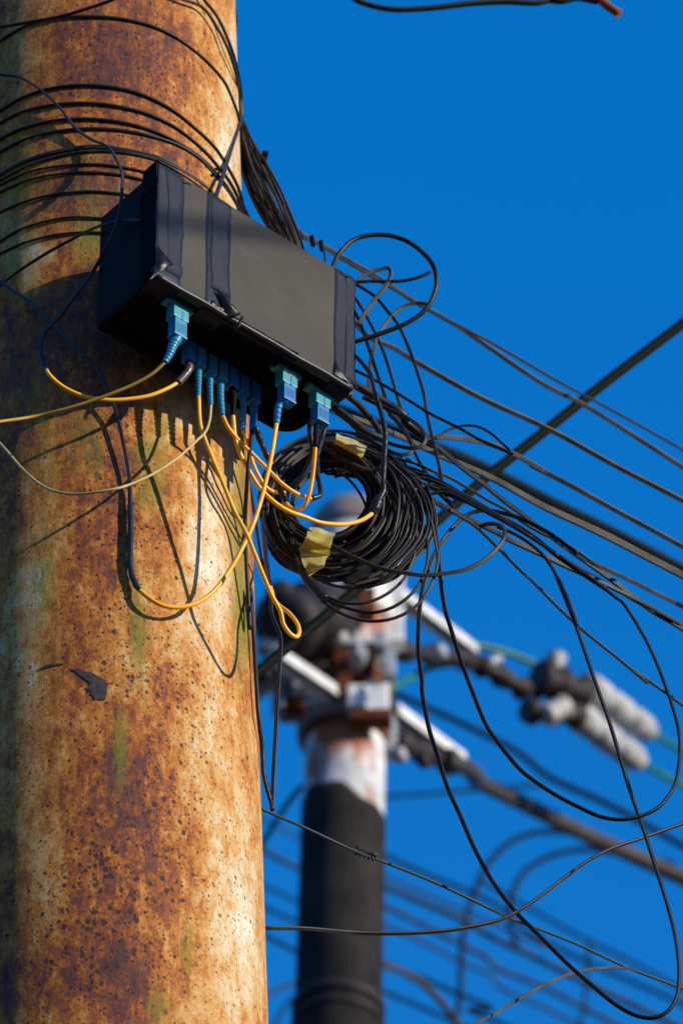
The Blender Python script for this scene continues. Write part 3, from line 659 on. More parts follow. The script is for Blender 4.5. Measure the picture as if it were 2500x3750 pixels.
# cord 6: black boot
T, e = cord('yellow cord from the black-booted plug, sweeping across the coil hole to shiny tape', BP[4], .024, [(1000, 800), (992, 1065)], 'V', 'blue', 'dark', boot='cone', wide=WB, r0=14, r1=7.5)
cable('jacket', None, None, [e, 'G', (905, 200), (950, 340), (1010, 450), (1080, 560), (1180, 660), (1290, 730), 'H', (420, 965), (520, 1003), (620, 1018), (720, 1018), (830, 990), (912, 938, 3.83)], 5.6, 'yellow', parent=T)
cable('tape_sleeve', None, None, ['H', (905, 945, 3.83), (930, 900), (950, 845), (985, 780), (985, 700), (990, 600), (998, 450), (1000, 370), (985, 280), (955, 170), (935, 110, 3.82)], 8, 'tape', parent=T, rad=lambda t: (10+22*math.exp(-((t-.13)/.10)**2)*.45 if t < .5 else 10)+.8*math.sin(43*t)+.5*math.sin(91*t))
cable('lead', None, None, ['H', (955, 170, 3.82), (930, 90), (885, 10), 'D', (905, 960), (875, 900), (840, 850), (800, 805), (770, 780, 3.84)], 6, 'cable', parent=T, prof=FLAT)
# cord 7
T, e = cord('orange yellow cord from the sixth back-row plug, curling behind its neighbours at the pole edge', BP[5], .024, [(1142, 930), (1138, 1275)], 'V', 'blue', 'blueteal', wide=WB, r0=13, r1=8, nr=8)
cable('jacket', None, None, [e, 'G', (975, 180), (1000, 260), (1030, 380), (1070, 470), (1130, 560), (1190, 595), 'T', (340, 940), (400, 955), (470, 945, 3.80)], 4.8, 'yellow', parent=T)
cable('lead', None, None, ['T', (465, 950, 3.80), (540, 885), (650, 770), (735, 610), (770, 480), (750, 350), (735, 230), (740, 100, 3.76)], 8, 'grey', parent=T)
# cord 8: black cable
T, e = cord('black cord from the last back-row plug, hanging straight down along the pole edge', BP[6], .024, [(1290, 1040), (1265, 1290)], 'V', 'blue', 'blue', wide=WB, r0=14, r1=9.5, nr=7)
cable('jacket', None, None, [e, 'G', (1008, 330), (985, 520, 3.745), (975, 800, .018), (985, 1100, .012), (1000, 1400, .008), (1010, 1568, .006), 'J', (30, 300, .006), (60, 700, .005), (90, 1200, .005), (120, 1480, 3.845), 'L', (115, 60, 3.85), (135, 150), (160, 240, 3.86), (172, 285)], 5.8, 'cable', parent=T)
cable('tape_sleeve', None, None, ['L', (118, 70, 3.86), (138, 150), (160, 235), (168, 292, 3.86)], 8, 'tape', parent=T, rad=lambda t: 8+1.2*math.sin(30*t))
# cord 9: PAZ front plug
T, e = cord('orange yellow cord from the plug under PAZ, in a wide U across the pole', FRONTP[1]+EU*.001, .040, [(1030, 940), (1005, 1080)], 'E', 'blue', 'blue', r0=18, r1=10, front=True)
cable('jacket', None, None, [e, 'G', (1195, 110), (1160, 350), (1120, 530), (1080, 680), (1030, 830), (985, 930), (930, 1040), (860, 1160, 3.735), (780, 1270), (680, 1360, .022), (580, 1405, .018), (480, 1420, .015), (380, 1405, .013), (290, 1355, .011), (220, 1298, .008)], 5.6, 'yellow', parent=T)
cable('tape_sleeve', None, None, ['G', (226, 1302, .008), (200, 1270, .006), (165, 1190, .005), (152, 1100, .005), (155, 900, .005), (152, 700, .005), (150, 570, .005)], 8, 'tape', parent=T, rad=lambda t: 7+4.2*math.sin(math.pi*min(1, t*1.05))**.5+.6*math.sin(41*t))
cable('lead', None, None, ['G', (150, 590, .005), (140, 450, .006), (110, 280, .007), (70, 90, .008), (40, 0, .008), 'C', (680, 980, .009), (635, 870, .01), (600, 780, .01), (550, 700, .01), (480, 620, .012), (400, 545, .01), (300, 440, .008), (180, 330, .006), (80, 260, .006), (0, 200, .006)], 5.2, 'grey', parent=T, ext1=.1, prof=FLAT)
# cord 10: right front plug
T, e = cord('short yellow hook of cord below the rightmost teal adapter, with a black sleeve above it', FRONTP[2]+EU*.001, .040, [(1290, 1060), (1292, 1090)], 'E', 'blue', 'blue', boot='cone', r0=15, r1=13, front=True)
cable('tube', None, None, [e+Vector((0, 0, .004)), 'H', (503, 300), (500, 465)], 8, 'shell', parent=T)
cable('jacket', None, None, ['H', (499, 455, e.y), (490, 570), (478, 680), (455, 800), (420, 885), (370, 918), (320, 900), (280, 855, 3.80)], 5.4, 'yellow', parent=T)
cable('tape_sleeve', None, None, ['T', (470, 1070, 3.80), (440, 1000), (395, 920), (370, 840), (310, 680), (250, 540), (200, 440), (150, 310), (110, 200, 3.74)], 8, 'tape', parent=T, rad=lambda t: 11+1.2*math.sin(23*t)+.7*math.sin(61*t))

# ------------------------------------------------------------------ other cables on the pole side
cable('strap_cable', 'pale grey twin cable arching over the top left of the pole', 'cable', ['A', (0, 125, .02), (120, 105, .018), (280, 75, .02), (400, 40, .03), (520, -2, .045), (640, -60, .06)], 5.2, 'grey', prof=FLAT, twist=1.2, ext0=.15, ext1=.15)
cable('side_cable', 'thin black lead running from the unlit side of the box out to the left', 'cable', ['A', (655, 1012, -.0035), (560, 1013, -.0035), (470, 1035, -.006), (430, 1050, .05), (330, 1100, .015), (190, 1179, .006), 'C', (20, 215, .005), (0, 235, .005)], 4.6, 'cable', ext1=.1)
tag(bpy.data.objects['side_cable'], None, 'cable')
cable('tie_cable', 'grey lead slanting from the top of the cable hank down behind the box', 'cable', ['A', (1112, 540, 3.86), (1085, 610, 3.83), (1050, 720, 3.80), (1020, 820, 3.775), (992, 905, 3.76), (980, 960, 3.755)], 6.5, 'grey')
cable('spiral_cable', 'black cable curving down the right pole edge into the hank, outer of two', 'cable', ['A', (900, -60, .004), (940, 0, .006), (1000, 80, .006), (1055, 200, .008), (1092, 330, 3.825), (1108, 440, 3.87), (1112, 540, 3.88)], 5, 'cable')
cable('spiral_cable', 'black cable curving down the right pole edge into the hank, inner of two', 'cable', ['A', (780, -20, .004), (850, 0, .006), (935, 38, .006), (1000, 130, .006), (1050, 230, .008), (1085, 340, 3.82), (1100, 450, 3.87), (1110, 545, 3.88)], 5, 'weathered')
cable('edge_cable', 'black cable showing at the top right rim of the pole', 'cable', ['A', (1045, -60, 3.87), (1062, 0, 3.87), (1080, 60, 3.88), (1080, 130, 3.9), (1068, 190, 3.93), (1050, 230, 3.95)], 6.5, 'cable')
for k, (pts, lab) in enumerate([([(980, 800), (1040, 870), (1075, 940), (1100, 990), (1125, 1050)], 'left'), ([(1000, 770), (1060, 850), (1110, 930), (1140, 990), (1160, 1040)], 'right')]):
    P = [(x, y, 3.86) for x, y in pts]; P[0] = (*pts[0], .003); 
    cable('escaping_cable', ['dark cable leaving the pole edge just above the box, left of a close pair', 'dark cable leaving the pole edge just above the box, right of a close pair'][k], 'cable', ['A']+P, 5, 'cable', ext1=.03)
# hank of cable hanging from the pole edge
def envelope(tt, s):
    L = [(1092, 600), (1098, 690), (1110, 780), (1145, 880), (1185, 965), (1235, 1050), (1285, 1120), (1300, 1190)]; R_ = [(1118, 552), (1155, 630), (1196, 700), (1250, 790), (1300, 890), (1335, 980), (1385, 1110), (1405, 1200)]
    a = np.array(L, float); b = np.array(R_, float); return a*(1-s)+b*s
bm = bmesh.new()
for k in range(30):
    s = (k+.5)/30+random.uniform(-.04, .04); s = max(0, min(1, s)); E = envelope(0, s)
    s2 = max(0, min(1, s+random.uniform(-.25, .25))); E2 = envelope(0, s2)
    yo = 3.90+random.uniform(-.018, .018); P = [PY(1112*.7972, 548*.7972, 3.885)]
    for i in range(len(E)):
        w = i/(len(E)-1); q = E[i]*(1-w)+E2[i]*w; P.append(PY(q[0]*.7972, q[1]*.7972, yo+.004*math.sin(i+k)))
    sweep(bm, spline(P, 6), 5.5/PXM, FLAT, tw0=random.uniform(0, 3), twist=random.uniform(-1, 1))
HK = finish('cable_hank', bm, M['weathered']); tag(HK, 'flat hank of many dark cables hanging from the pole edge behind the box', 'cable bundle')
bm = bmesh.new(); beam(bm, resolve([(440, 780, 3.885)], 'R', 0)[0], resolve([(480, 610, 3.885)], 'R', 0)[0], .004, .006, bev=.001)
finish('clip', bm, M['dark'], HK)

# ------------------------------------------------------------------ the coil
CY = 3.955
bm = bmesh.new(); bm2 = bmesh.new(); bm3 = bmesh.new()
for k in range(110):
    rho = random.random()**.9; cx0, cy0 = 578+52*rho, 842+38*rho
    ax_, ay_ = (295+265*rho), (262+265*rho)
    ph = random.uniform(0, 6.28); yo = random.uniform(-1, 1)*.022*math.sin(math.pi*min(max(rho, .08), .92))**.5
    e1 = random.uniform(-12, 12); e2 = random.uniform(-14, 14); tilt = random.uniform(-.02, .02)
    P = []
    for i in range(72):
        a = 2*math.pi*i/72
        w = 1+.034*math.sin(2*a+ph)+.022*math.sin(3*a+ph*1.7)+.012*math.sin(5*a+ph*.7)
        hx = cx0+e1+ax_*w*math.cos(a); hy = cy0+e2+ay_*w*math.sin(a)
        if hx < 250: hx = 250-(250-hx)*.78
        if hy < 620 and rho > .4: hy = 620-(620-hy)*.90
        P.append(PY(900+hx*.5102, 1400+hy*.5102, CY+yo+.004*math.sin(a*2+ph)+tilt*math.cos(a)))
    r = k % 10
    sweep(bm3 if r == 0 else (bm2 if r in (3, 6) else bm), P, random.uniform(5.6, 7.4)/PXM, FLAT if k % 3 == 0 else ROUND, closed=True, face=Vector((0, -1, -.6)), tw0=random.uniform(-.5, .5))
COIL = finish('cable_coil', bm, M['cable']); tag(COIL, 'large round coil of black drop cable hanging behind the right side of the pole', 'cable coil')
finish('weathered_turns', bm2, M['weathered'], COIL)
finish('dusty_turns', bm3, M['dusty'], COIL)
def coilcable(pts, hw=4.6, m='weathered', Y=3.93, **k):
    P = dedupe(resolve(pts, 'H', Y)); b = bmesh.new(); sweep(b, spline(P, 8), 1.3*hw/PXM, FLAT, twist=k.get('twist', .8)); o = finish('loose_turn', b, M[m], COIL); return o
coilcable(['H', (330, 860), (325, 1000), (335, 1150), 'J', (360, 90), (430, 230), (560, 350), (700, 405), (850, 408), (1000, 350), (1120, 250), (1180, 140), (1225, 0), 'H', (1215, 1000), (1180, 850), (1120, 740), (1040, 660)], 4.6)
coilcable(['H', (335, 1000), (350, 1120), (380, 1230), 'J', (440, 250), (560, 375), (750, 452), (900, 478), (1050, 440), (1180, 350), (1270, 220), (1305, 60), 'H', (1290, 1100), (1200, 950), (1080, 800), (960, 690)], 4.8, 'cable')
coilcable(['H', (320, 980), (330, 1150), 'J', (400, 180), (560, 400), (700, 490), (850, 535), (1000, 532), (1130, 490), (1250, 400), (1340, 250), (1378, 90), 'H', (1365, 1180), (1330, 1000), (1250, 840), (1160, 740)], 4.8)
coilcable(['J', (400, 130), (480, 212), (600, 272), (750, 300), (880, 282), (1020, 200), (1120, 80)], 4.6, 'dusty')
coilcable(['H', (560, 460), (650, 520), (740, 570), (850, 620), (930, 630), (970, 590)], 4.8, 'dusty', 3.91)
coilcable(['H', (580, 490), (680, 550), (780, 600), (880, 640), (960, 625)], 4.4, 'weathered', 3.91)
coilcable(['H', (470, 580), (560, 562), (660, 570), (720, 600)], 5, 'dusty', 3.92)
coilcable(['H', (330, 960), (345, 820), (400, 720), (500, 640), (620, 600), (720, 590)], 7, 'cable', 3.92)
for k in range(20):   # loose turns fanning out on the right side
    a0 = 1060+k*14+random.uniform(-14, 14); 
    coilcable(['H', (880+k*10, 560+random.uniform(-20, 20)), (a0-90, 690+random.uniform(-20, 20)), (a0, 850), (a0+28, 1000+random.uniform(-20, 20)), (a0-10, 1130), (a0-120, 1260), (a0-270, 1350+k*3), (a0-470, 1400+k*4)], random.uniform(4, 5), random.choice(['cable', 'weathered', 'cable', 'dusty']), 3.93+random.uniform(-.012, .02))
TAIL = [(1440, 765), (1640, 872), (1838, 982), (2050, 1112), (2238, 1240), (2480, 1385), (2800, 1580), (3200, 1815)]
for k in range(14):
    y0 = 470+k*17; j = lambda a: random.uniform(-a, a); oy = (k-7)*5
    cut = 8 if k % 3 == 0 else random.randint(3, 5)
    coilcable(['H', (560+j(80), y0+j(30)), (760+j(40), y0-20+j(30)), (960, y0+30+j(35)), (1130+j(20), y0+110+j(40)), (1290+j(40), 640+k*12+j(30), 3.95)]+[(x, y+oy*max(.12, 1-q_*.25)+j(5)) for q_, (x, y) in enumerate(TAIL[:cut])]+([(3700, 2090, 4.5)] if cut == 8 else []), random.uniform(3.4, 4.4), random.choice(['cable', 'cable', 'weathered']), 3.95)
for k in range(7):
    j = lambda a: random.uniform(-a, a)
    coilcable(['H', (120+j(30), 900+j(60)), (200+j(20), 700+j(40)), (330+j(20), 560+j(30)), (480, 480+j(30)), (640+j(20), 470+j(30)), (800, 540+j(30)), (930, 660+j(40)), (1010+j(20), 800)], random.uniform(4, 5), random.choice(['cable', 'weathered', 'dusty']), 3.92+j(.01))
coilcable(['H', (190, 980), (215, 850), (300, 740), (420, 640), (560, 600), (660, 640), (760, 720), (850, 860), (870, 960)], 4.2, 'cable', 3.935)
coilcable(['H', (200, 960), (300, 1060), (470, 1130), (640, 1110), (780, 1040), (880, 930), (930, 820)], 4.4, 'weathered', 3.93)
coilcable(['H', (90, 820), (150, 1080), (260, 1260), (420, 1370), (600, 1400)], 4.4, 'cable', 3.92)
# tape on the coil
def cpatch(pts, label, Y=3.897, bulge=.03, seed=1, nx=16, ny=16):
    P = resolve(pts, 'H', Y)
    a, b, c, d = P; bm_ = bmesh.new(); V = []; vd = rayd(1200, 1800).normalized()
    for j in range(ny+1):
        t = j/ny; row = []
        for i in range(nx+1):
            s = i/nx; p = a.lerp(b, s).lerp(d.lerp(c, s), t); q = p*70+Vector((seed, 0, 0))
            back = (2*t-1)**2
            p = p+vd*(bulge*back)+vd*(.004*mnoise.noise(q*1.2))+EW*(.0032*mnoise.noise(q*1.3+Vector((4, 4, 4))))+RT*(.0022*mnoise.noise(q*1.5+Vector((8, 1, 4))))
            row.append(bm_.verts.new(p))
        V.append(row)
    for j in range(ny):
        for i in range(nx): f = bm_.faces.new((V[j][i], V[j][i+1], V[j+1][i+1], V[j+1][i])); f.smooth = True
    bmesh.ops.solidify(bm_, geom=bm_.faces[:], thickness=.0005)
    o = finish('paper_tape', bm_, M['masking'], COIL); o['label'] = label
cpatch([(655, 362), (868, 452), (822, 545), (628, 450)], 'yellowed tape band at the top of the coil', seed=1)
cpatch([(455, 1038), (636, 1085), (600, 1250), (385, 1200)], 'yellowed tape band at the bottom of the coil', Y=3.895, seed=2)
cpatch([(385, 1195), (602, 1245), (545, 1345), (440, 1392)], 'lower crumpled flap of yellowed tape', Y=3.90, bulge=.02, seed=3)
cpatch([(600, 560), (765, 610), (735, 680), (660, 640)], 'tape seen on the inner side of the coil', Y=3.945, seed=4)
cable('tape_sleeve', None, None, ['H', (400, 1330, 3.92), (450, 1420), (520, 1500), (570, 1560, 3.92)], 14, 'tape', parent=COIL)

# ------------------------------------------------------------------ tangle and spans to the right
GA = 'cables running off to the right'
def c(name, label, pts, hw=5, m='weathered', **k):
    k.setdefault('prof', FLAT); k.setdefault('Y', 3.95)
    return cable(name, label, 'cable', pts, hw, m, **k)
c('loop_cable', 'black cable standing in a large open loop against the sky, right of the box', ['D', (640, 330, 3.80), (652, 285), (700, 190), (780, 120), (880, 95), (980, 98), (1080, 130), (1170, 195), (1230, 270), (1250, 360), (1230, 450), (1180, 530), (1080, 600), (960, 650), (860, 685), (780, 708, 3.84)], 7, 'cable', Y=3.82, prof=ROUND)
c('hooked_cable', 'dusty tan cable bent like a hook behind the top right corner of the box', ['D', (740, 400), (790, 365), (850, 320), (930, 290), (975, 285), (988, 320), (960, 385), (900, 460), (850, 530), (800, 610)], 6, 'dusty', Y=3.90)
c('cut_cable', 'black cable with a frayed cut tip ending inside the large open loop', ['D', (740, 370), (800, 365), (880, 360), (970, 362), (1080, 355), (1180, 325), (1218, 305), (1205, 285)], 5.2, 'cable', Y=3.90, prof=ROUND)
c('span_cable', 'upper tan cable of the pair that leaves behind the big loop and runs off right', ['R', (900, 1730, 4.05), 'D', (480, 90), (560, 130), (700, 215), (850, 300), (1000, 395), (1130, 480), (1300, 575), (1450, 670), 'I', (750, 0), (1000, 130), (1250, 285), (1568, 490, 4.75)], 8, 'dusty', ext1=6, ext0=.1, group=GA, drop=.1)
c('span_cable', 'thin green-black cable running right just above the tan upper pair', ['D', (480, 110, 4.06), (580, 150), (720, 240), (1130, 480), (1290, 570), (1568, 715), 'I', (860, 0), (1000, 75), (1250, 210), (1568, 390, 4.8)], 5, 'oldgreen', ext1=6, group=GA, drop=.1)
for x, y in ((540, 128), (592, 155)):
    bm = bmesh.new(); a, b = resolve([(x-5, y-24, 4.045), (x+2, y+28, 4.045)], 'D', 0); sweep(bm, spline([a, b], 6), [.0024]*7, ROUND)
    tag(finish('cable_tie', bm, M['dark']), 'black tie %s on the tan cable behind the box top' % ('nearer the hank' if x < 560 else 'farther from the hank'), 'cable tie')
c('drop_cable', 'short thin cable dropping from the second tie behind the box top', ['D', (595, 150, 4.03), (608, 200), (612, 250), (610, 290, 3.98)], 4, 'weathered')
c('span_cable', 'long straight brown cable leaving the middle of the box right side for the right edge', ['D', (740, 550, 3.93), (800, 615), (880, 690), (1000, 740), (1130, 820), 'I', (400, 85), (800, 270), (1200, 490), (1568, 680, 4.5)], 8.5, 'dusty', ext1=6, group=GA, twist=.3, drop=.1)
c('span_cable', 'thin straight cable from the lower right of the box, crossing the slack ones', ['D', (760, 862, 3.9), (795, 877), (900, 930), (1020, 1000), (1200, 1100), 'Q', (600, 60), (720, 120), (860, 190), (960, 240), (1080, 310), (1220, 370), (1330, 420)], 4.6, 'weathered')
c('arched_cable', 'tan cable rising in a flat arch then running straight to the right edge', ['Q', (690, 300, 3.95), (780, 293), (900, 300), (1020, 315), (1150, 342), (1300, 400), (1450, 480), (1568, 548), 'I', (700, 480), (900, 580), (1200, 745), (1568, 945, 4.4)], 8, 'dusty', ext1=6, group=GA, drop=.1)
c('arched_cable', 'thin cable in a small arch above the tan arching one', ['Q', (770, 310), (850, 250), (960, 215), (1060, 217), (1160, 262), (1250, 340), (1310, 395)], 4, 'weathered', Y=3.98)
for k in range(3):
    c('heavy_span', ['upper', 'middle', 'lower'][k]+' strand of the broad tan three-strand cable crossing to the right edge', ['Q', (160, 140+k*8, 3.93), (420, 240+k*8), (560, 302+k*8), (700, 370+k*8), (850, 440+k*9), (1000, 500+k*9), (1200, 590+k*12), (1400, 700+k*13), (1568, 790+k*14), 'I', (1100, 855+k*13), (1350, 985+k*13), (1568, 1098+k*13, 4.35)], 5.6, 'dusty', ext1=6, group='strands of the broad tan cable', prof=ROUND, drop=.1)
for k in range(3):
    c('dark_span', ['upper', 'middle', 'lower'][k]+' strand of the black three-strand cable curving steeply down to the right', ['D', (780, 950+k*9, 3.88), (920, 1030+k*9), 'Q', (480, 140+k*12), (620, 230+k*9), (720, 300+k*9), (860, 420+k*9), (960, 503+k*9), (1100, 612+k*8), (1250, 735+k*8), (1400, 845+k*9), (1568, 975+k*9), 'I', (950, 975+k*10), (1150, 1120+k*9), (1350, 1275+k*9), (1568, 1405+k*10, 4.3)], 5.0, 'cable' if k != 2 else 'weathered', ext1=6, group='strands of the black three-strand cable', prof=ROUND, drop=.1)
c('span_cable', 'grey-brown cable forking off the black three-strand cable near the right edge', ['I', (900, 950, 4.05), (1000, 1010), (1120, 1070), (1250, 1130), (1400, 1205), (1568, 1290, 4.4)], 7, 'dusty', ext0=.02, ext1=6, group=GA)
c('long_loop_cable', 'black cable leaving the tangle low and hanging in the long loop that ends by the lower right corner', ['H', (1060, 1300, 3.92), (850, 1290), 'H', (700, 1220)], 4, 'cable') if False else None
c('tangle_cable', 'doubled-back cable making a small tight loop just right of the shiny tape joint', ['Q', (50, 110, 3.86), (130, 170), (200, 222), (330, 292), (430, 335), (520, 362), (620, 375), (680, 352), (702, 305), (680, 250), (620, 190), (530, 140), (420, 90), (250, 10, 3.86)], 6, 'weathered')
c('tangle_cable', 'doubled-back cable making the second, lower tight loop right of the shiny tape joint', ['Q', (80, 90, 3.88), (180, 215), (300, 315), (420, 385), (480, 412), (560, 432), (602, 400), (600, 345), (560, 270), (510, 200), (440, 130, 3.9)], 6, 'cable')
c('tape_joint', 'fat black taped joint angled under the right end of the box', ['Q', (60, 90, 3.85), (150, 160), (220, 215), (300, 270), (380, 305, 3.87)], 12, 'tape', prof=ROUND)
c('tangle_cable', 'shiny grey cable bending down from the lower right corner of the box', ['Q', (150, 5, 3.84), (220, 60), (280, 130), (330, 190), (370, 260), (400, 330, 3.9)], 10, 'grey', prof=ROUND)
c('tangle_cable', 'thick black cable passing from the lower right box corner under the tight loops', ['D', (760, 940, 3.88), (860, 1000), (960, 1060), (1060, 1130), 'Q', (560, 190), (650, 260), (700, 300, 3.93)], 13, 'cable', prof=ROUND)
V_ = [(['D', (785, 375), (900, 450), (960, 520), (1030, 610), (1090, 740), (1140, 880), (1180, 1020), 'H', (1290, 180), (1320, 330), (1370, 530), (1410, 720), 'Q', (845, 720), (900, 800)], 5.2, 'weathered', 'long slack cable curving from the box top right corner down past the tangle'),
      (['D', (770, 440), (800, 480), (870, 600), (940, 750), (990, 900), (1030, 1040), (1055, 1120)], 5, 'oldgreen', 'green-black slack cable, middle one of three dropping right of the box'),
      (['D', (770, 520), (800, 570), (835, 660), (880, 800), (920, 920), (965, 1050)], 5.5, 'cable', 'black slack cable, nearest to the box of three dropping right of it'),
      (['D', (1200, 490), (1130, 485), (1050, 510), (980, 580), (930, 650), (900, 720), (870, 840), (862, 930), (862, 990)], 5.4, 'dusty', 'tan cable arching from the upper span down under the big loop'),
      (['Q', (500, 440), (580, 590), (640, 700), (700, 830), (740, 930)], 4.5, 'cable', 'short dark cable dropping into the right side of the coil'),
      (['Q', (520, 440), (600, 540), (700, 600), (830, 660), (960, 720), (1100, 800)], 4.5, 'oldgreen', 'green-black cable slanting right from below the tight loops'),
      (['Q', (620, 400), (660, 480), (730, 590), (800, 700), (870, 770)], 5, 'weathered', 'short cable slanting down between coil and spans')]
for P, hw, m_, lab in V_: c('slack_cable', lab, P, hw, m_, Y=3.96, group='slack cables right of the box')
c('span_cable', 'black cable in the middle of the tangle that splits near the long hanging loops', ['Q', (380, 440, 3.93), (430, 470), (560, 560), (700, 640), (850, 700), (1000, 760), (1130, 820), (1200, 850), (1300, 900), 'I', (700, 880), (850, 1000), (1000, 1105), (1120, 1185, 4.0)], 7, 'cable')
for k in range(3):
    c('lower_span', ['upper', 'middle', 'lower'][k]+' strand of the black bundle leaving the coil towards the right edge', ['Q', (380, 530+k*9, 3.93), (560, 630+k*9), (640, 690+k*9), (750, 740+k*10), (850, 795+k*10), (950, 845+k*10), (1100, 915+k*10), (1250, 990+k*10), 'I', (540, 880+k*9), (700, 955+k*8), (900, 1055+k*5), (1120, 1155+k*5), (1300, 1245+k*5), (1430, 1315+k*5), (1568, 1395+k*5, 4.3)], 5.0, 'cable' if k else 'weathered', ext1=6, group='strands of the lower black bundle', prof=ROUND, drop=.1)
c('span_cable', 'thin green-black cable running parallel just under the broad tan cable', ['Q', (560, 450, 3.97), (700, 520), (860, 580), (1000, 660), (1150, 750), (1300, 830), 'I', (640, 800), (760, 870), (900, 930), (1000, 1000), (1080, 1060, 4.1)], 4.5, 'oldgreen')
c('span_cable', 'thin dark green cable falling steeply from the bundle to the right edge', ['Q', (870, 820, 3.98), (1050, 930), (1200, 1070), (1400, 1270), 'I', (700, 1140), (900, 1340), (1000, 1430), (1200, 1590), (1360, 1725), 'K', (1300, 500), (1568, 690, 4.4)], 5, 'oldgreen', ext1=5, prof=ROUND, drop=.3)
# long hanging loops
c('hanging_loop', 'black cable in the longest hanging loop, its bottom near the lower right corner', ['H', (160, 840, 3.90), (280, 950), (400, 1040), (550, 1130), (700, 1220), (850, 1290), (1000, 1345), (1150, 1370), (1280, 1385), (1400, 1375), 'I', (200, 1100), (330, 1070), (450, 1000), (530, 915), (546, 860), (520, 822), (450, 812), (400, 830, 3.95)], 6.2, 'weathered', Y=3.9)
bpy.data.objects['hanging_loop']['label'] = 'cable crossing in front of the coil, ending in a small rounded loop at right'
bpy.data.objects['hanging_loop'].name = 'crossing_loop'
c('hanging_loop', 'black cable in the longest hanging loop, its bottom near the lower right corner', ['I', (960, 985, 4.02), (820, 880), (730, 828), (640, 785), (530, 750), (430, 735), (340, 755), (250, 830), (170, 940), (110, 1060), (70, 1200), (50, 1400), (50, 1560), (70, 1725), 'K', (205, 600), (240, 800), (290, 960), (340, 1140), 'M', (70, 130), (140, 310), (240, 540), (350, 740), (500, 940), (650, 1090), (850, 1290), (1000, 1420), (1150, 1540), (1280, 1605), (1380, 1615), (1460, 1580), (1520, 1500), (1540, 1380), (1535, 1220), (1510, 1060), (1460, 870), (1400, 680), (1320, 430), (1230, 170), 'K', (1290, 1140), (1250, 1000), (1190, 800), (1100, 540), (1000, 250), (900, 0), 'I', (960, 1400), (900, 1230), (830, 1090), (770, 1000), (700, 935), (600, 870), (500, 830, 4.0)], 6.4, 'cable', Y=3.9, twist=1.2)
c('hanging_loop', 'black cable in the shorter, higher hanging loop that turns back at the right edge', ['H', (1200, 780, 3.93), (1240, 750), (1285, 745), (1320, 830), (1350, 1000), (1375, 1200), (1395, 1400), (1440, 1700), 'K', (320, 150), (360, 300), (410, 460), (470, 620), (540, 790), (600, 880), (740, 1040), 'M', (490, 0), (600, 90), (740, 185), (900, 270), (1050, 335), (1180, 350), (1290, 330), (1400, 280), (1480, 190), (1530, 90), 'K', (1520, 1100), (1550, 920), (1540, 800), (1480, 600), (1380, 360), (1250, 150), 'I', (1200, 1250), (1120, 1188), (1030, 1120), (950, 1060, 4.0)], 6.2, 'cable', Y=3.92, twist=1.2)
c('lead_pair', 'thin grey-black twin lead beside the pole edge, meeting the black cord at its tip', ['J', (165, 250, 3.84), (178, 380), (185, 480), (205, 540), (228, 560), (245, 640), (250, 760), (240, 900), (228, 1100), (213, 1350), (197, 1650), 'L', (178, 100), (172, 180), (165, 285, 3.86)], 5.6, 'cable')
c('thin_lead', 'thin grey lead beside the right edge of the pole, in front of the coil', ['T', (60, 250, 3.84), (40, 500), (40, 800), (70, 1000), (110, 1250), (160, 1580), (200, 1800), (240, 1900, 3.86)], 4.5, 'grey')
# wires over the lower part
c('low_cable', 'grey cable leaving the pole level, then climbing across to the right edge', ['L', (60, 1042, 3.88), (135, 1043, 3.88), (350, 1045), (520, 1058), (700, 1073), (1000, 1076), (1300, 1056), (1568, 1005), 'M', (450, 970), (600, 880), (800, 730), (950, 620), (1100, 540), (1300, 470), (1568, 375, 4.1)], 6, 'weathered', twist=1.2, ext1=3)
c('low_cable', 'straight thin cable with a small knot, falling from the pole edge to the lower right', ['L', (60, 262, 3.9), (105, 285, 3.9), (370, 400), (700, 555), (850, 610), (1200, 750), (1568, 925), 'M', (450, 975), (650, 1050), (900, 1150), (1200, 1290), (1568, 1430, 4.35)], 4.2, 'oldgreen', prof=ROUND, ext1=3)
bm = bmesh.new()
for k in range(4):
    a, b = resolve([(705+k*26, 520+k*16, 4.02), (730+k*26, 585+k*9, 4.02)], 'L', 0); sweep(bm, spline([a, (a+b)/2+Vector((.0015, 0, .0012)), b], 4), .0011, ROUND)
a, b = resolve([(690, 560, 4.02), (835, 578, 4.02)], 'L', 0); sweep(bm, spline([a, b], 6), .0022, ROUND)
tag(finish('wire_knot', bm, M['weathered']), 'small twisted wire knot on the straight thin cable in front of the far pole', 'knot')
c('low_cable', 'tan cable rising from the bottom edge to touch the thin cable near the lower right', ['M', (180, 1700, 3.98), (240, 1655), (400, 1570), (650, 1420), (820, 1345), (1000, 1302), (1200, 1300), (1260, 1310, 4.25)], 4.6, 'dusty', ext0=.5)
# top cable with the copper end
T = empty('spliced_wire', PY(2000, 10, 4.35), 'thick dark wire at the top edge with a bare copper end', 'wire')
cable('insulated_wire', None, None, ['B', (20, -40, 4.35), (70, 0), (150, 28), (250, 43), (400, 37), (600, 15), (750, 8), (900, 12), (970, -6), (1040, -30, 4.35)], 11, 'oldgreen', parent=T, ext0=.2)
cable('crimp_sleeve', None, None, ['B', (930, -6, 4.35), (1010, 3), (1080, -4), (1150, 2), (1185, 0, 4.35)], 11, 'darkmetal', parent=T, rad=lambda t: 14+4*math.sin(9*t))
cable('copper_end', None, None, ['B', (1150, -30, 4.35), (1190, 2), (1230, 35), (1275, 64, 4.35)], 15, 'copper', parent=T)
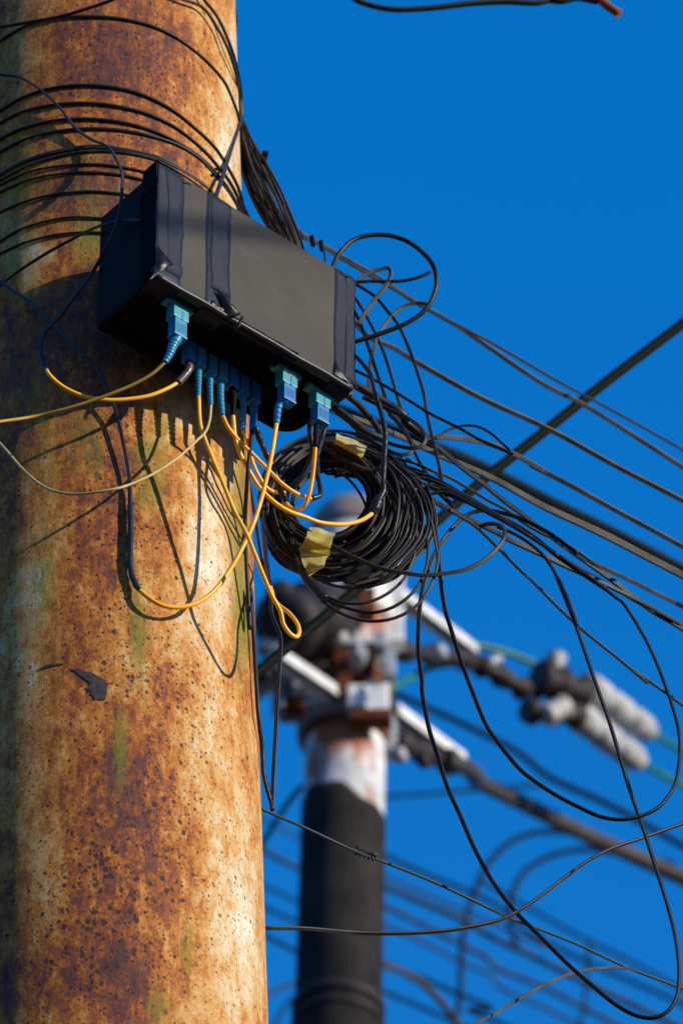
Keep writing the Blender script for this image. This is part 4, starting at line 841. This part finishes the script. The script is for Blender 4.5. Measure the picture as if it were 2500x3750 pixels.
# diagonal wire and blurred black cable behind
c('crossing_wire', 'thick green-black wire running diagonally up to the right behind the spans', ['Z', (900, 1285, 4.95), (975, 1222), (1100, 1110), (1250, 990), (1400, 870), (1568, 742, 4.95)], 19, 'blackgreen', prof=ROUND, ext0=1, ext1=5)
c('blurred_cable', 'thick out-of-focus black cable directly behind the broad tan cable', ['I', (-60, 290, 6.3), (100, 352, 6.3), (350, 455), (600, 578), (800, 682), (1000, 780), (1250, 905), (1568, 1075, 6.9)], 27, 'blackgreen', prof=ROUND, ext0=.6, ext1=6)

# ------------------------------------------------------------------ far pole with its fittings
P2Y = 10.8
def q(crop, x, y, dy=0.0):
    ox, oy, s = CR[crop]; return PY(ox+x*s, oy+y*s, P2Y+dy)
PP2 = FP/14.0
a2 = PY(1238, 3700, P2Y); b2 = PY(1284, 1960, P2Y); AX2 = (b2-a2).normalized(); R2 = .1
def ax2(z): return a2+AX2*((z-a2.z)/AX2.z)
def pole2_mat():
    m = mat('flaking_white_paint', (.40, .40, .39), .6, .3, col2=(.74, .73, .71), nscale=16, bump=.3, bscale=20)
    N = m.node_tree.nodes; Lk = m.node_tree.links; b = N['Principled BSDF']
    n = N.new('ShaderNodeTexNoise'); n.inputs['Scale'].default_value = 9; n.inputs['Detail'].default_value = 4
    tc = N.new('ShaderNodeTexCoord'); mp = N.new('ShaderNodeMapping'); mp.inputs['Scale'].default_value = (1, 1, .5); Lk.new(tc.outputs['Object'], mp.inputs[0]); Lk.new(mp.outputs[0], n.inputs['Vector'])
    r = N.new('ShaderNodeMapRange'); r.inputs[1].default_value = .52; r.inputs[2].default_value = .62; Lk.new(n.outputs[0], r.inputs[0])
    mx = N.new('ShaderNodeMix'); mx.data_type = 'RGBA'; src = b.inputs['Base Color'].links[0].from_socket
    Lk.new(r.outputs[0], mx.inputs[0]); Lk.new(src, mx.inputs[6]); mx.inputs[7].default_value = (.36, .12, .05, 1); Lk.new(mx.outputs[2], b.inputs['Base Color'])
    return m
FARP = empty('far_utility_pole', ax2(0), 'out-of-focus pole behind, white peeling top above a dark sleeve', 'pole')
zt = b2.z
bm = bmesh.new(); prof = [(0, R2)]+[(zt*k/30, R2) for k in range(1, 31)]+[(zt+R2*math.sin(a), R2*math.cos(a)) for a in np.linspace(.1, 1.45, 7)]
lathe(bm, ax2(0), AX2, [(t/AX2.z, r) for t, r in prof], 48); part('shaft', bm, pole2_mat(), FARP)
bm = bmesh.new(); lathe(bm, ax2(zt-.03), AX2, [(0, R2+.003), (.03, R2+.006)]+[(.035+(R2+.004)*math.sin(a), (R2+.004)*math.cos(a)) for a in np.linspace(.1, 1.45, 7)], 40)
part('top_cap', bm, mat('grimy_cap', (.16, .11, .10), .7, .2, col2=(.30, .27, .26), nscale=14), FARP, 'dull reddish grey domed cap')
zs0 = q('P', 1240, 2838, -.1).z
bm = bmesh.new(); NSL = 48; n0 = ax2(0); cols = []
for k in range(NSL):
    a = 2*math.pi*k/NSL; dirv = Vector((math.cos(a), math.sin(a), 0)); zt_ = zs0-.035*(1+math.cos(a))+.010*math.sin(3*a+1)+.006*math.sin(7*a)
    zl = [0.0, 2, 4, 6, 8, 8.75, 8.8, 8.85, 8.9, zt_-.03, zt_]
    cols.append([bm.verts.new(ax2(z)+dirv*(R2+.004+(.004 if z in (8.8,) else 0))) for z in zl]+[bm.verts.new(ax2(zt_+.002)+dirv*(R2-.003))])
for k in range(NSL):
    for j in range(len(cols[0])-1): f = bm.faces.new((cols[k][j], cols[(k+1) % NSL][j], cols[(k+1) % NSL][j+1], cols[k][j+1])); f.smooth = True
part('sleeve', bm, mat('dark_grey_pole_sleeve', (.013, .012, .011), .7, .05, col2=(.036, .031, .027), nscale=9, bump=.3, bscale=30), FARP)
for y0, y1, col_, nm in ((3588, 3620, 'darkmetal', 'band'), (3650, 3672, 'darkmetal', 'band')):
    zc = q('P', 1240, y0, -.1).z; zd = q('P', 1240, y1, -.1).z
    bm = bmesh.new(); lathe(bm, ax2(zd), AX2, [(0, R2+.006), (.003, R2+.012), (zc-zd-.003, R2+.012), (zc-zd, R2+.006)], 40); part(nm, bm, M[col_], FARP)
def clamp(px, py0, py1, rr, mat_, label=None):
    zc = q('P', px, py0, -.1).z; zd = q('P', px, py1, -.1).z
    bm = bmesh.new(); lathe(bm, ax2(zd), AX2, [(0, R2+.002), (.004, R2+rr), (zc-zd-.004, R2+rr), (zc-zd, R2+.002)], 40)
    return part('clamp_band', bm, M[mat_], FARP, label)
clamp(1260, 2545, 2610, .022, 'galvgrey', 'grey lower clamp band'); clamp(1260, 2612, 2640, .010, 'rust')
clamp(1270, 2420, 2500, .012, 'rust', 'rusty middle clamp band'); clamp(1280, 2330, 2400, .018, 'galvgrey'); clamp(1285, 2130, 2200, .016, 'galv', 'white upper clamp band')
def blk(crop, x, y, sx, sy, sz, mat_, name, dy=-.13, label=None):
    p = q(crop, x, y, dy); bm = bmesh.new(); boxm(bm, p, RT, Vector((0, 1, 0)), EW, -sx/2, sx/2, -sy/2, sy/2, -sz/2, sz/2, min(sx, sy, sz)*.15)
    return part(name, bm, M[mat_], FARP, label)
blk('J', 690, 880, .045, .05, .085, 'rust', 'clamp_lug'); blk('J', 700, 1030, .035, .05, .05, 'rust', 'clamp_lug')
bm = bmesh.new(); lathe(bm, q('J', 770, 860, -.13), Vector((.3, -1, -.2)), [(0, .022), (.05, .022), (.055, .015), (.08, .015)], 16); part('bolt', bm, M['galvgrey'], FARP)
blk('J', 730, 700, .055, .06, .05, 'galvgrey', 'clamp_lug'); blk('J', 800, 1120, .05, .06, .07, 'galv', 'clamp_lug')
blk('J', 940, 1130, .06, .05, .11, 'galv', 'clamp_lug', -.12); blk('J', 1060, 600, .05, .06, .12, 'galv', 'bracket', 0.0, 'white bracket plate'); blk('J', 1050, 320, .06, .08, .14, 'galv', 'bracket', 0.0)
blk('J', 760, 340, .05, .05, .06, 'darkmetal', 'bracket'); blk('J', 1060, 450, .025, .05, .05, 'rust', 'clamp_lug', 0); blk('J', 1040, 1390, .03, .05, .10, 'galvgrey', 'bracket', 0); blk('J', 1020, 1230, .03, .04, .12, 'darkmetal', 'bracket', .02)
blk('J', 560, 820, .14, .05, .06, 'galvgrey', 'bracket', -.1); blk('J', 300, 1060, .08, .08, .10, 'galvgrey', 'bracket', -.05, 'grey bracket on the left'); blk('J', 450, 1160, .15, .07, .05, 'galvgrey', 'bracket', -.08)
blk('J', 460, 1030, .05, .05, .05, 'darkmetal', 'bracket', -.1)
for k, (x, y, w_, h_, m_) in enumerate([(620, 960, .06, .05, 'darkmetal'), (880, 800, .03, .06, 'rust'), (900, 1240, .10, .03, 'rust'), (520, 900, .05, .04, 'darkmetal'), (400, 980, .04, .06, 'galv'), (640, 760, .03, .05, 'rust'), (870, 420, .04, .08, 'rust'), (700, 460, .08, .05, 'darkmetal'), (960, 700, .03, .05, 'galvgrey'), (240, 960, .04, .04, 'darkmetal'), (350, 1150, .05, .03, 'rust'), (1030, 860, .03, .10, 'galvgrey')]):
    blk('J', x, y, w_, .05, h_, m_, 'fitting', -.12-.002*k)
# crossarms
def arm(crop0, x0, y0, dy0, crop1, x1, y1, dy1, w, label, mat_='galv'):
    bm = bmesh.new(); p0 = q(crop0, x0, y0, dy0); p1 = q(crop1, x1, y1, dy1)
    t = (p1-p0); L = t.length; t = t.normalized(); s = t.cross(EW).normalized(); u = s.cross(t)
    boxm(bm, p0, t, s, u, 0, L, -w/2, w/2, w*.42, w*.5, .001); boxm(bm, p0, t, s, u, 0, L, -w/2, -w/2+.007, -w/2, w*.42, .001)
    boxm(bm, p0, t, s, u, 0, L, w/2-.007, w/2, -w*.3, w*.42, .001)
    o = finish('crossarm', bm, M[mat_]); tag(o, label, 'crossarm', 'white crossarms on the far pole'); return o
arm('J', 980, 270, 0, 'K', 470, 410, .35, .034, 'white steel crossarm reaching up-left to lower right above the white sleeves')
arm('J', 1050, 1190, 0, 'K', 405, 985, .35, .04, 'lowest white steel crossarm, right of the far pole above the thick bundle')
arm('J', 215, 790, -.38, 'J', 650, 1080, -.12, .036, 'white steel crossarm in front of the far pole on its left side')
# left dark fitting
T = empty('line_fitting', q('J', 400, 600, -.2), 'dark blurred cylinder-shaped line fitting left of the far pole top', 'line fitting')
bm = bmesh.new(); p0 = q('J', 250, 560, -.3); p1 = q('J', 640, 520, -.1)
lathe(bm, p0, p1-p0, [(0, .05), (.01, .085), (.07, .09), (.08, .07), (.12, .07), (.13, .10), (.24, .10), (.25, .07)], 9); part('body', bm, M['darkmetal'], T)
bm = bmesh.new(); lathe(bm, q('J', 270, 440, -.3), Vector((-.2, 0, 1)), [(0, .045), (.05, .04), (.075, .02)], 16); part('cap', bm, M['darkmetal'], T)
bm = bmesh.new(); lathe(bm, q('J', 260, 385, -.3), Vector((-.2, 0, 1)), [(0, .012), (.02, .016), (.03, .01)], 12); part('stud', bm, M['porcelain'], T)
bm = bmesh.new(); beam(bm, q('J', 430, 400, -.1), q('J', 600, 280, 0), .05, .04); part('bracket', bm, M['galvgrey'], T)
bm = bmesh.new(); lathe(bm, q('J', 590, 680, -.2), Vector((1, 0, .3)), [(0, .012), (.03, .018), (.05, .012)], 12); part('stud', bm, M['porcelain'], T)
def insul(label, crop, x, y, dx, dy_, s=1.0, m_='porcelain'):
    T = empty('pin_insulator', q(crop, x, y, -.25), label, 'insulator', 'small insulators on the far pole')
    ax = Vector((dx, 0, dy_)); p = q(crop, x, y, -.25)
    bm = bmesh.new(); lathe(bm, p, ax, [(-.03*s, .018*s), (-.022*s, .032*s), (-.012*s, .018*s), (-.004*s, .032*s), (.004*s, .018*s), (.014*s, .030*s), (.022*s, .02*s), (.03*s, .010*s)], 18); part('body', bm, M[m_], T)
    bm = bmesh.new(); lathe(bm, p, -ax, [(.018*s, .008*s), (.06*s, .008*s)], 10); part('pin', bm, M['darkmetal'], T)
insul('pale insulator at far left, level with the upper dark fitting', 'J', 160, 735, -1, .3)
insul('larger pale insulator lower left, beside the grey bracket', 'J', 145, 970, -.8, -.5, 1.25)
insul('small grey insulator under the upper crossarm', 'K', 300, 415, .3, -1, .6, 'galvgrey')
insul('small grey insulator under the lowest crossarm, near its fixing', 'K', 90, 955, .3, -1, .6, 'galvgrey'); insul('dark insulator under the lowest crossarm, next to the thick bundle', 'K', 215, 985, .3, -1, .55, 'darkmetal')
def darkbit(label, P0, P1, r, mat_='darkmetal'):
    T = bmesh.new(); n = 7; L = (P1-P0).length
    lathe(T, P0, P1-P0, [(L*k/n, r*(1+.35*math.sin(k*2.3))) for k in range(n+1)], 14)
    o = finish('link_fitting', T, M[mat_]); tag(o, label, 'line fitting', 'fittings by the far pole'); return o
darkbit('dark fitting along the underside of the upper crossarm', q('K', 60, 400, .02), q('K', 480, 455, .3), .024)
darkbit('dark fitting under the lowest crossarm', q('K', 60, 880, .02), q('K', 390, 1000, .3), .028)
darkbit('dark fitting left of the clamps with a wire passing over it', q('J', 90, 920, -.35), q('J', 230, 860, -.25), .022)
darkbit('chain of dark links joining the upper crossarm to the upper white sleeve', q('K', 490, 470, .32), q('K', 760, 620, .42), .026)
darkbit('thick dark coupling right before the upper white sleeve', q('K', 800, 540, .42), q('K', 1060, 650, .5), .048)
darkbit('dark coupling right before the lower white sleeve', q('K', 740, 720, .42), q('K', 1040, 740, .5), .03)
darkbit('dark upright stub on top of the coupling', q('K', 900, 520, .45), q('K', 905, 425, .45), .022, 'galvgrey')
darkbit('small pale hook fitting between crossarm end and chain', q('K', 520, 490, .33), q('K', 610, 440, .35), .013, 'galvgrey')
darkbit('small pale shackle below the couplings', q('K', 845, 745, .42), q('K', 960, 690, .45), .026, 'porcelain')
def sleeve(label, x0, y0, x1, y1, r, seed):
    p0 = q('K', x0, y0, .5); p1 = q('K', x1, y1, .85); T = empty('insulating_sleeve', p0, label, 'insulator', 'white sleeves on the line'); L = (p1-p0).length
    for k in range(3):
        a = L*k/3; b = L*(k+1)/3-.012; bm = bmesh.new(); rr = r*(1-.05*k)
        lathe(bm, p0, p1-p0, [(a, rr*.7), (a+.006, rr*.98), (a+.03, rr), (b-.02, rr*.97), (b-.004, rr*.9), (b, rr*.6)], 6); part('segment', bm, M['porcelain'], T)
sleeve('upper one of the two thick white segmented sleeves on the line', 1065, 590, 1395, 830, .042, 1)
sleeve('lower one of the two thick white segmented sleeves on the line', 1005, 735, 1340, 985, .042, 2)
def far(label, pts, hw, m_='farwire', Y=12, name='distant_wire', group='distant blurred wires', ext0=3, ext1=5, cat='wire', **k):
    P = resolve(pts, 'P', Y); d = (P[len(P)//2]-CAM).dot(FW)
    return cable(name, label, cat, pts, hw, m_, Y=Y, ext0=ext0, ext1=ext1, group=group, ppm=FP/d, **k)
far('green wire from the lower white sleeve to the right edge', ['K', (1330, 980, 11.65), (1440, 1040), (1568, 1110, 12.2)], 14, 'greenwire', name='green_wire', ext0=0, group='green wires of the far pole')
far('green wire from the upper white sleeve to the right edge', ['K', (1385, 825, 11.65), (1470, 870), (1568, 930, 12.2)], 14, 'greenwire', name='green_wire', ext0=0, group='green wires of the far pole')
far('green wire arching from the upper crossarm to the dark coupling', ['K', (470, 370, 11.15), (600, 400), (720, 440), (840, 495, 11.3)], 13, 'greenwire', name='green_wire', ext0=0, ext1=0, group='green wires of the far pole')
far('green wire curving out of the far pole below the upper crossarm', ['K', (30, 620, 10.85), (90, 575), (160, 535), (260, 490), (400, 470, 11.1)], 12, 'greenwire', name='green_wire', ext0=0, ext1=0, group='green wires of the far pole')
far('green wire slanting up on the left between the two poles', ['J', (60, 900, 10.6), (130, 830), (230, 730, 10.5)], 8, 'greenwire', name='green_wire', ext0=.5, ext1=0, group='green wires of the far pole')
far('pale green wire slanting between the two poles near the knotted cable', ['L', (60, 560, 10.9), (120, 480), (200, 350), (280, 230), (360, 140, 10.9)], 11, 'greenwire', name='green_wire', ext0=1, ext1=0, group='green wires of the far pole')
far('dark short wire left of the lowest clamp', ['J', (60, 1110, 10.6), (200, 1010), (340, 910, 10.7)], 8, 'darkmetal', name='green_wire', ext0=.5, ext1=0, group='green wires of the far pole')
far('very thick brown cable bundle falling from the lowest crossarm to the right edge', ['K', (330, 965, 11.0), (470, 1035), 'M', (250, 100), (450, 200), (650, 300), (900, 425), (1200, 560), (1568, 725, 12.3)], 31, 'fat', name='cable_bundle', group='thick bundle', ext0=0)
far('dark cable curving down to the bottom edge right of the far pole sleeve', ['L', (850, 1260, 10.85), (900, 1285), (1000, 1320), (1100, 1380), (1200, 1465), (1290, 1570), (1350, 1660, 11.2)], 13, 'fat', name='curving_cable', group='thick bundle', ext0=0, ext1=1)
FW_ = [(['M', (560, 900), (900, 1090), (1200, 1240), (1568, 1440)], 9, 19, 'faint blurred wire through the middle of the long hanging loop'),
       (['L', (860, 1010), (1100, 1120), (1400, 1270), (1568, 1350), 'M', (400, 1420), (700, 1560), (900, 1660)], 9, 17, 'faint blurred wire, third below the greyish one'),
       (['L', (860, 700), (1200, 850), (1568, 1010)], 8, 18, 'faint blurred wire just above the greyish one'),
       (['L', (150, 790), (240, 830), (340, 880)], 8, 17, 'faint blurred wire between the poles, second above the level grey cable'),
       (['K', (-20, 590), (300, 730), (700, 930), 'M', (700, 70), (1100, 260), (1568, 520)], 16, 16, 'faint blue blurred wire just below the white sleeves'),
       (['M', (80, 1900), (140, 1500), (155, 1200), (180, 1000), (250, 780), (350, 600), (480, 485), (650, 430), (850, 440), (1000, 500)], 13, 17, 'faint blurred wire bent in the outer of two arches'),
       (['M', (520, 1180), (470, 1050), (460, 930), (490, 790), (560, 680), (680, 600), (820, 555), (980, 540), (1100, 560)], 13, 17, 'faint blurred wire bent in the inner of two arches'),
       (['L', (860, 765), (1100, 870), (1400, 1000), (1568, 1085), 'M', (300, 1090), (600, 1220), (900, 1370), (1300, 1560)], 14, 13.5, 'greyish blurred wire leaving the far pole sleeve at mid height'),
       (['L', (860, 890), (1200, 1060), (1568, 1260), 'M', (350, 1280), (700, 1430), (1100, 1640)], 12, 17, 'faint blurred wire, second below the greyish one'),
       (['L', (860, 560), (1100, 680), (1568, 880), 'M', (600, 1080), (1000, 1280), (1300, 1410), (1568, 1530)], 11, 18, 'faint blurred wire running beside the straight knotted cable'),
       (['L', (860, 1440), (1100, 1540), (1300, 1630)], 10, 15, 'faint blurred wire low down beside the curving dark cable'),
       (['L', (1000, 1310), (1300, 1440), (1568, 1560), 'M', (200, 1560), (420, 1660)], 11, 15, 'faint blurred wire just above the lowest one'),
       (['L', (120, 550), (240, 615), (345, 665)], 12, 15, 'faint blurred wire between the poles, below the pale green wire'),
       (['L', (140, 920), (240, 965), (340, 1010)], 9, 15, 'faint blurred wire between the poles above the level grey cable'),
       (['L', (150, 1105), (240, 1150), (330, 1200)], 10, 13, 'dark blurred wire between the poles below the level grey cable'),
       (['L', (150, 1460), (240, 1420), (330, 1385)], 9, 15, 'pale blurred wire rising between the poles near the bottom'),
       (['L', (210, 400), (290, 440), (350, 470)], 7, 17, 'thin faint wire between the poles behind the pale green wire'),
       (['L', (190, 1650), (230, 1570), (310, 1480)], 9, 17, 'faint blurred wire at the bottom between the two poles'),
       (['M', (0, 180), (130, 170), (260, 160)], 9, 17, 'short faint wire left of the brown bundle'),
       (['M', (900, 1660), (935, 1560), (945, 1440)], 9, 18, 'faint upright blurred wire near the bottom edge')]
for P, hw, Y, lab in FW_:
    short = len([p for p in P if not isinstance(p, str)]) <= 3 or 'arches' in lab
    cc = 'dusty' if ('greyish' in lab or 'pale' in lab) else 'farwire'
    far(lab, P, hw*.8, cc, Y, ext0=0.0 if 'arches' in lab else .25, ext1=.25 if short else 4)
print('objects', len(bpy.data.objects))
